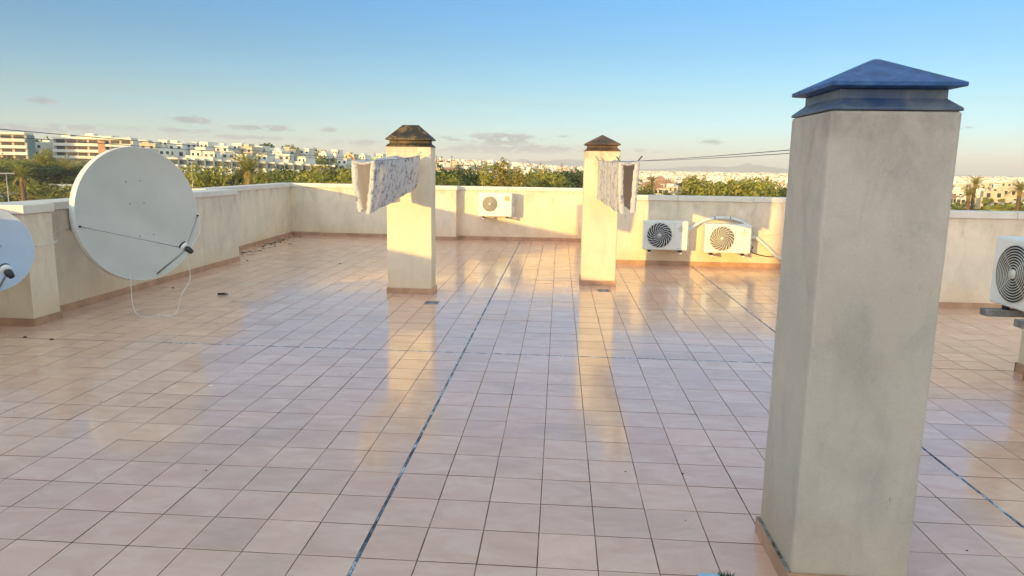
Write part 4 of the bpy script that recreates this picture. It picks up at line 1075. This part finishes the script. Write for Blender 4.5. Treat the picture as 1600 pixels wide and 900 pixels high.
for px in list(range(826, 936, 13)):
    T_('round', (1, 4, 2, 1, 0, 4)[k % 6], px+rr.uniform(-2, 2), 185+rr.uniform(-14, 14), 266+rr.uniform(-9, 8), '%s green tree rightwards from the tallest tree' % hedge_words[k], 'belt of trees right of the tallest tree', sxy=1.0); k += 1
k = 0
for px, dist, top, v, s_ in ((8, 285, 247, 0, 1.3), (34, 290, 246, 2, 1.4), (30, 272, 253, 1, 1.3), (60, 268, 255, 4, 1.5), (78, 262, 255, 4, 1.6), (98, 265, 258, 4, 1.5), (112, 270, 262, 4, 1.4), (10, 262, 257, 4, 1.5), (46, 292, 248, 0, 1.2), (75, 300, 230, 0, .85), (92, 295, 248, 2, 1.1), (108, 290, 253, 3, 1.0)):
    w = ['olive', 'green', 'olive', 'golden', 'dark'][v]
    T_('round', v, px, dist, top, '%s tree, %s from the left in the thicket left of the large dish' % (w, hedge_words[sorted([8, 34, 30, 60, 78, 98, 112, 10, 46, 75, 92, 108]).index(px)]), 'thicket left of the large dish', sxy=s_)
for i, (px, dist, top, v) in enumerate(((62, 222, 284, 0), (74, 226, 286, 1), (88, 230, 285, 0), (20, 212, 305, 0), (44, 206, 304, 1), (103, 210, 297, 1), (60, 214, 298, 2))):
    T_('scrub', v, px, dist, top, '%s garden shrub from the left below the thicket' % hedge_words[sorted([62, 74, 88, 20, 44, 103, 60]).index(px)], 'garden shrubs at the far left', sxy=1.5, cat='shrub')
# palms
P1_ = make_palm(3, 6.0, 3.2, 52); P2_ = make_palm(8, 6.6, 3.0, 46); P3_ = make_palm(12, 7.0, 2.2, 16, .2, False)
def palm(p, H, px, dist, crown, label, group=None, sc=1):
    x, y = spot(px, dist); z = height_at(px, crown, dist)-H*sc
    return put(p, px, dist, z, rr.uniform(0, 6), sc, label, 'palm tree', group)
palm(P1_, 6, 32, 200, 277, 'palm with a skirt of dry fronds at the far left', None, 1.45)
palm(P2_, 6.6, 387, 95, 270, 'big feathery palm rising over the left wall', None, 1.35)
palm(P2_, 6.6, 1080, 190, 285, 'palm with dry skirt above the gap between the paired air conditioners', None, .9)
palm(P1_, 6, 1020, 200, 284, 'palm beside the white sheet above the right wall', None, .8)
palm(P2_, 6.6, 1526, 150, 288, 'taller palm above the wall right of the grey pillar', None, .72)
palm(P1_, 6, 1518, 140, 305, 'lower palm above the wall right of the grey pillar', None, .7)
palm(P2_, 6.6, 1597, 150, 298, 'palm cut by the right edge of the picture', None, .9)
T_('scrub', 0, 1500, 160, 318, 'olive shrub touching the grey pillar on its right', sxy=1.4, cat='shrub')
T_('scrub', 0, 1575, 165, 312, 'olive shrub at the foot of the right-edge palm', sxy=1.6, cat='shrub')
# ridge trees and palms against the sky
for i, px in enumerate((52, 96, 172, 308, 318, 353, 392, 399, 410, 416, 424, 438, 444, 586, 596, 682, 690, 706, 844, 878)):
    dist = 455 if px < 470 else 640
    palm(P3_, 7, px, dist, {True: horizon(px)-29+px*.026, False: 242}[px < 470] if px < 600 else (246 if px < 720 else 257), 'slim palm on the skyline '+uniq('slim palm', px, ('second', 'third'))[0].split(', ')[1], 'slim palms on the skyline', 1.15)
for i, (px, top, k) in enumerate(((58, 217, 1), (44, 220, 0), (172, 210, 0), (181, 216, 1), (192, 219, 3), (260, 222, 0), (340, 224, 1), (420, 221, 1), (444, 222, 0), (449, 223, 2), (478, 227, 0))):
    o = T_('far', k, px, 462, top, 'rounded tree on the left skyline ridge, %s from the left' % hedge_words[sorted([58, 44, 172, 181, 192, 260, 340, 420, 444, 449, 478]).index(px)], 'trees on the left skyline', sxy=1.0)
# scattered trees of the middle and far distance
groups = [(0, 480, 270, 330, 40, 'small tree low on the left hillside'), (180, 480, 400, 420, 30, 'small tree between the white hillside houses'), (480, 600, 430, 900, 46, 'small tree on the slope behind the blue grey sheet'),
 (676, 780, 420, 900, 40, 'small tree on the rise left of the tallest tree'), (795, 930, 300, 900, 44, 'small tree on the rise right of the tallest tree'), (985, 1240, 240, 560, 50, 'small tree among the houses left of the grey pillar'), (1450, 1620, 240, 560, 34, 'small tree among the houses right of the grey pillar')]
for (p0, p1, d0, d1, n, lab) in groups:
    for k in range(n):
        px = rs_.uniform(p0, p1); dist = rs_.uniform(d0, d1); x, y = spot(px, dist)
        if any((x-a)**2+(y-b_)**2 < 6.5**2 for a, b_ in placed): continue
        kk = rs_.random(); kind = 'far' if kk < .8 else ('pine' if kk < .93 else 'cypress')
        nm = {'far': 'rounded ', 'pine': 'umbrella-shaped ', 'cypress': 'narrow dark '}[kind]
        put_tree(kind, rs_.randrange(4), px, dist, rs_.uniform(.55, .95), nm+lab, nm+lab.replace('tree', 'trees'))
# far woodland and hedges too many to count
wd = MB(); rr2 = random.Random(77)
def clump(x, y, z, r, h, n, s, mi):
    for k in range(n):
        v = Vector((rr2.gauss(0, .5), rr2.gauss(0, .5), abs(rr2.gauss(0, .5)))); p = Vector((x+v.x*r, y+v.y*r, z+v.z*h))
        a = Vector((rr2.gauss(0, 1), rr2.gauss(0, 1), rr2.gauss(0, 1))).normalized(); b_ = a.orthogonal().normalized()
        wd.add([p-a*s, p+b_*s*.6, p+a*s, p-b_*s*.6], [(0, 1, 2, 3)], mi)
for (p0, p1, d0, d1, n) in ((960, 1280, 300, 3200, 1000), (1430, 1650, 300, 3200, 750), (780, 950, 450, 2200, 330), (640, 790, 450, 1200, 260), (470, 620, 430, 1000, 360), (-30, 300, 240, 345, 380), (180, 480, 395, 700, 260), (-30, 180, 400, 620, 120), (300, 640, 160, 350, 420), (660, 960, 190, 420, 420), (960, 1300, 170, 300, 160), (1430, 1650, 180, 300, 110)):
    for k in range(n):
        px = rr2.uniform(p0, p1); dist = 1/((1/d0)+(1/d1-1/d0)*rr2.random()); x, y = spot(px, dist)
        if any((x-a)**2+(y-b_)**2 < 6.2**2 for a, b_ in placed): continue
        s = .45*(dist/300)**.5; clump(x, y, hgt(x, y)-.3, rr2.uniform(1.6, 3.4)*(1+dist/2500), rr2.uniform(1.6, 4.2), 34 if dist < 900 else 16, s*(1+dist/1500), rr2.choice((0, 0, 1, 1, 2)))
tag(wd.build('distant_woodland', [M['leaf_olive'], M['leaf_green'], M['leaf_dark']]), 'scattered bushes and far woodland filling the gaps between houses', 'woodland', kind='stuff')

# ------------------------------------------------------------------ far-left garden: cars, roofs, lamp posts, white house by the slender chimney
def car(px, dist, rz, m, label):
    x, y = spot(px, dist); root = empty('parked_car', (x, y, hgt(x, y)+.26), face_cam(x, y, rz), label, 'car')
    prof = [(-2.2, .35), (-2.25, .75), (-1.5, .92), (-.8, 1.42), (.7, 1.45), (1.45, .98), (2.15, .86), (2.2, .38)]
    b = MB(); rings = [[(px_, y_, z) for px_, z in prof] for y_ in (-.86, -.82, .82, .86)]
    for q, y_ in enumerate((-.85, .85)): pass
    b.rings([[(a*(.97 if q in (0, 3) else 1), y_, z if z < 1 else z-(0 if q in (1, 2) else .06)) for a, z in prof] for q, y_ in enumerate((-.88, -.80, .80, .88))]); b.build('body', m, root)
    MB().add([(-1.3, -.86, .96), (1.2, -.86, .96), (.62, -.84, 1.33), (-.75, -.84, 1.33)], [(0, 1, 2, 3)]).box(-1.25, -.882, .955, 1.15, -.865, 1.30).build('window', M['glass'], root)
    for sx_ in (-1.35, 1.35):
        for sy in (-.84, .84): MB().tube([(sx_, sy-.06, .33), (sx_, sy+.06, .33)], .33, 16).build('wheel', M['tyre'], root)
    return root
pk = MB(); n = 12
vs = [];
for k in range(n+1):
    for dd in (232, 252): x, y = spot(-60+k*20, dd); vs.append((x, y, hgt(x, y)+.25))
fs = [(2*k, 2*k+2, 2*k+3, 2*k+1) for k in range(n)]
tag(pk.add(vs, fs).build('road', M['asphalt']), kind='structure')
car(10, 240, .15, M['car_white'], 'white car parked at the far left edge beyond the parapet')
car(66, 238, -.3, M['car_grey'], 'silver car parked right of the dry-skirted palm')
car(52, 243, 1.2, M['car_dark'], 'dark car parked between the palm and the silver car')
def shed(px, dist, W, Dp, H, roof, wall, label, z=None, pitched=True, rz=0):
    x, y = spot(px, dist); root = empty('house', (x, y, hgt(x, y) if z is None else z), face_cam(x, y, rz), label, 'house')
    MB().box(-W/2, 0, -2, W/2, Dp, H).build('wall', wall, root)
    if pitched:
        MB().add([(-W/2-.4, -.4, H+.01), (W/2+.4, -.4, H+.01), (W/2+.4, Dp+.4, H+.01), (-W/2-.4, Dp+.4, H+.01), (-W/2+1.5, Dp/2, H+1.9), (W/2-1.5, Dp/2, H+1.9)], [(0, 1, 5, 4), (1, 2, 5), (2, 3, 4, 5), (3, 0, 4), (3, 2, 1, 0)]).build('roof', roof, root)
    else: MB().box(-W/2-.15, -.15, H+.01, W/2+.15, Dp+.15, H+.5).build('roof', roof, root)
    n = max(2, int(W/3))
    for k in range(n):
        c = -W/2+W*(k+.5)/n; MB().box(c-.5, -.05, .8, c+.5, .02, 2.2).build('window', M['glass'], root)
        if H > 5: MB().box(c-.5, -.05, 3.8, c+.5, .02, 5.2).build('window', M['glass'], root)
    return root
shed(2, 218, 14, 10, 3.1, M['h_purple'], M['h_cream'], 'low house with greyish purple roof at the far left edge', rz=.3)
shed(92, 226, 9, 7, 2.6, M['h_purple'], M['h_pink'], 'low pinkish outbuilding just left of the large dish', rz=-.2)
shed(104, 252, 10, 7, 3, M['h_white'], M['h_white'], 'low pale house half hidden behind the garden shrubs', pitched=False)
shed(912, 205, 9, 7, 7.0, M['h_white'], M['h_white'], 'white two-storey house peeking out left of the slender chimney', z=-12.0, pitched=True, rz=.3)
shed(852, 560, 22, 9, 6.2, M['h_white'], M['h_white'], 'long pale house with a row of windows right of the tallest tree', pitched=False, rz=.1)
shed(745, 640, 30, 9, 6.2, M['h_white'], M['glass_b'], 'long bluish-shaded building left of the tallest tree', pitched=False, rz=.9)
shed(705, 560, 11, 9, 5.2, M['h_roof'], M['h_pink'], 'reddish house on the rise just right of the wide chimney', rz=.2)
def lamp(px, dist, top, label, arms=1):
    x, y = spot(px, dist); z = hgt(x, y); H = height_at(px, top, dist)-z; root = empty('street_lamp', (x, y, z), face_cam(x, y), label, 'street lamp')
    MB().tube([(0, 0, 0), (0, 0, H)], [.09, .05], 8).build('pole', M['lamp_grey'], root)
    MB().box(-1.0 if arms else -.5, -.14, H, 1.0 if arms else .5, .14, H+.18).build('lamp_head', M['lamp_grey'], root)
lamp(7, 122, 272, 'pale twin-headed street lamp at the far left edge')
lamp(299, 140, 254, 'pale slim pole in front of the tree right of the large dish', 0)
for (name, px, dist, col, lab) in (('rock_bank', 288, 190, 'h_pink', 'bare orange earth bank right of the large dish'), ):
    x, y = spot(px, dist); mb = MB(); rows = []
    for i in range(11):
        rows.append([(-10+i*2, -6+j*2.0, 1.6*math.sin(PI*i/10)*math.sin(PI*j/6)*(1+.5*noise.noise(Vector((i*.6, j*.6, 2))))-.2) for j in range(7)])
    mb.add([p for r in rows for p in r], [(i*7+j, (i+1)*7+j, (i+1)*7+j+1, i*7+j+1) for i in range(10) for j in range(6)], 0, True)
    tag(mb.build(name, simple('orange_earth', (.42, .27, .15), .95, var=.3, scale=.4), loc=(x, y, hgt(x, y)+2.2)), kind='structure')
for o in D.objects:
    if '_used' in o.keys(): del o['_used']

# ------------------------------------------------------------------ haze
HZ = 0.00017
HAZE = True
if HAZE:
    hz = MB().box(-11500, -9000, -60, 11500, 10800, 150).build('haze', D.materials.new('haze_air')); m = hz.data.materials[0]; m.use_nodes = True; nt = m.node_tree
    for n in list(nt.nodes):
        if n.type != 'OUTPUT_MATERIAL': nt.nodes.remove(n)
    v = nt.nodes.new('ShaderNodeVolumePrincipled'); v.inputs['Color'].default_value = (.88, .92, 1, 1); v.inputs['Density'].default_value = HZ; v.inputs['Anisotropy'].default_value = 0
    nt.links.new(v.outputs[0], nt.nodes['Material Output'].inputs['Volume']); tag(hz, 'thin pale air haze over the whole landscape', 'haze', kind='stuff')

# ------------------------------------------------------------------ light
SX, SY, SZ = .62, 1.0, -.115
sd_ = Vector((SX, SY, SZ)).normalized(); elev = math.asin(-sd_.z); az = math.atan2(-sd_.x, -sd_.y)   # azimuth of the sun from +Y towards +X
L = D.lights.new('sun', 'SUN'); L.energy = 2.9; L.angle = math.radians(.55); L.color = (1, .65, .15)
so = D.objects.new('sun', L); COL.objects.link(so); so.rotation_euler = sd_.to_track_quat('-Z', 'Y').to_euler()
w = D.worlds.new('World'); scn.world = w; w.use_nodes = True; nt = w.node_tree; bg = nt.nodes['Background']
sky = nd(nt, 'ShaderNodeTexSky'); sky.sky_type = 'NISHITA'; sky.sun_disc = False
sky.sun_elevation = elev; sky.sun_rotation = az; sky.altitude = 50; sky.air_density = 1.0; sky.dust_density = 0.3; sky.ozone_density = 4.0
STR = .15
bg.inputs['Strength'].default_value = STR
tc = nd(nt, 'ShaderNodeTexCoord'); sep = nd(nt, 'ShaderNodeSeparateXYZ'); nt.links.new(tc.outputs['Generated'], sep.inputs[0])
# clouds: flat-based small cumulus and streaks low over the horizon, in sky directions
el = math_(nt, 'ARCTAN2', sep.outputs[2], math_(nt, 'SQRT', math_(nt, 'ADD', math_(nt, 'MULTIPLY', sep.outputs[0], sep.outputs[0]), math_(nt, 'MULTIPLY', sep.outputs[1], sep.outputs[1]))))
azn = math_(nt, 'ARCTAN2', sep.outputs[0], sep.outputs[1])
cmb = nd(nt, 'ShaderNodeCombineXYZ'); nt.links.new(azn, cmb.inputs[0]); nt.links.new(el, cmb.inputs[1])
cn = tex(nt, 46, 6, .6, vec=cmb.outputs[0], stretch=(1, 3.2, 1), dist=.3)
cn2 = tex(nt, 5.0, 3, .5, vec=cmb.outputs[0], stretch=(1, 5.5, 1))
def blob(px, py, rx, ry, amp):
    # soft patch centred on a sky direction (radians)
    d = FW+RT*(px-800)/CF-UP*(py-450)/CF; a0 = math.atan2(d.x, d.y); e0 = math.atan2(d.z, math.hypot(d.x, d.y))
    u = math_(nt, 'DIVIDE', math_(nt, 'SUBTRACT', azn, a0), rx/CF*1.0); v = math_(nt, 'DIVIDE', math_(nt, 'SUBTRACT', el, e0), ry/CF)
    r = math_(nt, 'ADD', math_(nt, 'MULTIPLY', u, u), math_(nt, 'MULTIPLY', v, v))
    return math_(nt, 'MULTIPLY', math_(nt, 'POWER', 2.718, math_(nt, 'MULTIPLY', r, -1.5)), amp*1.25)
tot = None
for bl in ((65, 157, 24, 6, .34), (300, 187, 34, 7, .5), (272, 203, 70, 5, .30), (35, 199, 75, 6, .36), (130, 197, 55, 5, .28), (385, 199, 42, 5, .34), (430, 201, 40, 6, .36), (395, 214, 80, 5, .25), (515, 203, 16, 5, .34), (700, 217, 20, 6, .34), (785, 217, 62, 11, .52), (850, 232, 90, 8, .34), (740, 234, 120, 7, .28), (560, 222, 60, 6, .26), (1020, 236, 60, 5, .28), (1110, 222, 24, 5, .34), (880, 214, 14, 4, .3), (650, 236, 300, 12, .12), (200, 212, 300, 8, .12), (1510, 200, 12, 3, .3)):
    q = blob(*bl); tot = q if tot is None else math_(nt, 'ADD', tot, q)
dens = math_(nt, 'MULTIPLY', tot, ramp(nt, [(.36, (.15, .15, .15)), (.62, (1.6, 1.6, 1.6))], cn.outputs[0]).outputs[0])
cm = ramp(nt, [(.16, (0, 0, 0)), (.42, (1, 1, 1))], dens)
cmask = math_(nt, 'MULTIPLY', cm.outputs[0], .8)
hi = ramp(nt, [(.46, (.42, .50, .62)), (.68, (.84, .84, .86))], cn.outputs[0])
# optical thickening near the horizon comes from the sky model; gains tint the view and brighten the unseen sky
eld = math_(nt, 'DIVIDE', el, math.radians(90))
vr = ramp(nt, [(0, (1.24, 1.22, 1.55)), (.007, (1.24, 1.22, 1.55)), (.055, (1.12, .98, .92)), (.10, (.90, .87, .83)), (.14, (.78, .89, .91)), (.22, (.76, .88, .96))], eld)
BACK = (6.2, 3.35, 2.1); TOPG = (17.0, 6.6, 2.7)  # added brightness and warmth behind and overhead, to lift the shaded surfaces
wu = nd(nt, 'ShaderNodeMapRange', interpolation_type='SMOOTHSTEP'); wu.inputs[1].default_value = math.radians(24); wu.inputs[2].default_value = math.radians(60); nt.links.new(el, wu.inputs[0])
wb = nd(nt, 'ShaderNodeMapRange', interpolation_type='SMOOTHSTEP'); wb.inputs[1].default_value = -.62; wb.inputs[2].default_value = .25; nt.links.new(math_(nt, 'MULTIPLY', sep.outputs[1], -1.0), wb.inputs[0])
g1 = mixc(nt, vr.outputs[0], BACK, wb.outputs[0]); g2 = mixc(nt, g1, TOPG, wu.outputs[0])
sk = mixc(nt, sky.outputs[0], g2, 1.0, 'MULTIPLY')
cloudc = mixc(nt, hi.outputs[0], (1.93, 1.93, 1.93), 1.0, 'MULTIPLY')
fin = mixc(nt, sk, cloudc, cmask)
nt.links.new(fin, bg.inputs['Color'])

# ------------------------------------------------------------------ camera and render settings
cam = D.cameras.new('camera'); co = D.objects.new('camera', cam); COL.objects.link(co); scn.camera = co
cam.sensor_width = 36; cam.lens = CF/1600*36; cam.clip_start = .05; cam.clip_end = 40000
co.matrix_world = Matrix.Translation(EYE) @ Matrix((RT, UP, -FW)).transposed().to_4x4()
scn.render.engine = 'CYCLES'
vs_ = scn.view_settings; vs_.view_transform = 'Standard'; vs_.look = 'None'; vs_.gamma = 1; vs_.use_curve_mapping = False; vs_.exposure = 1.1
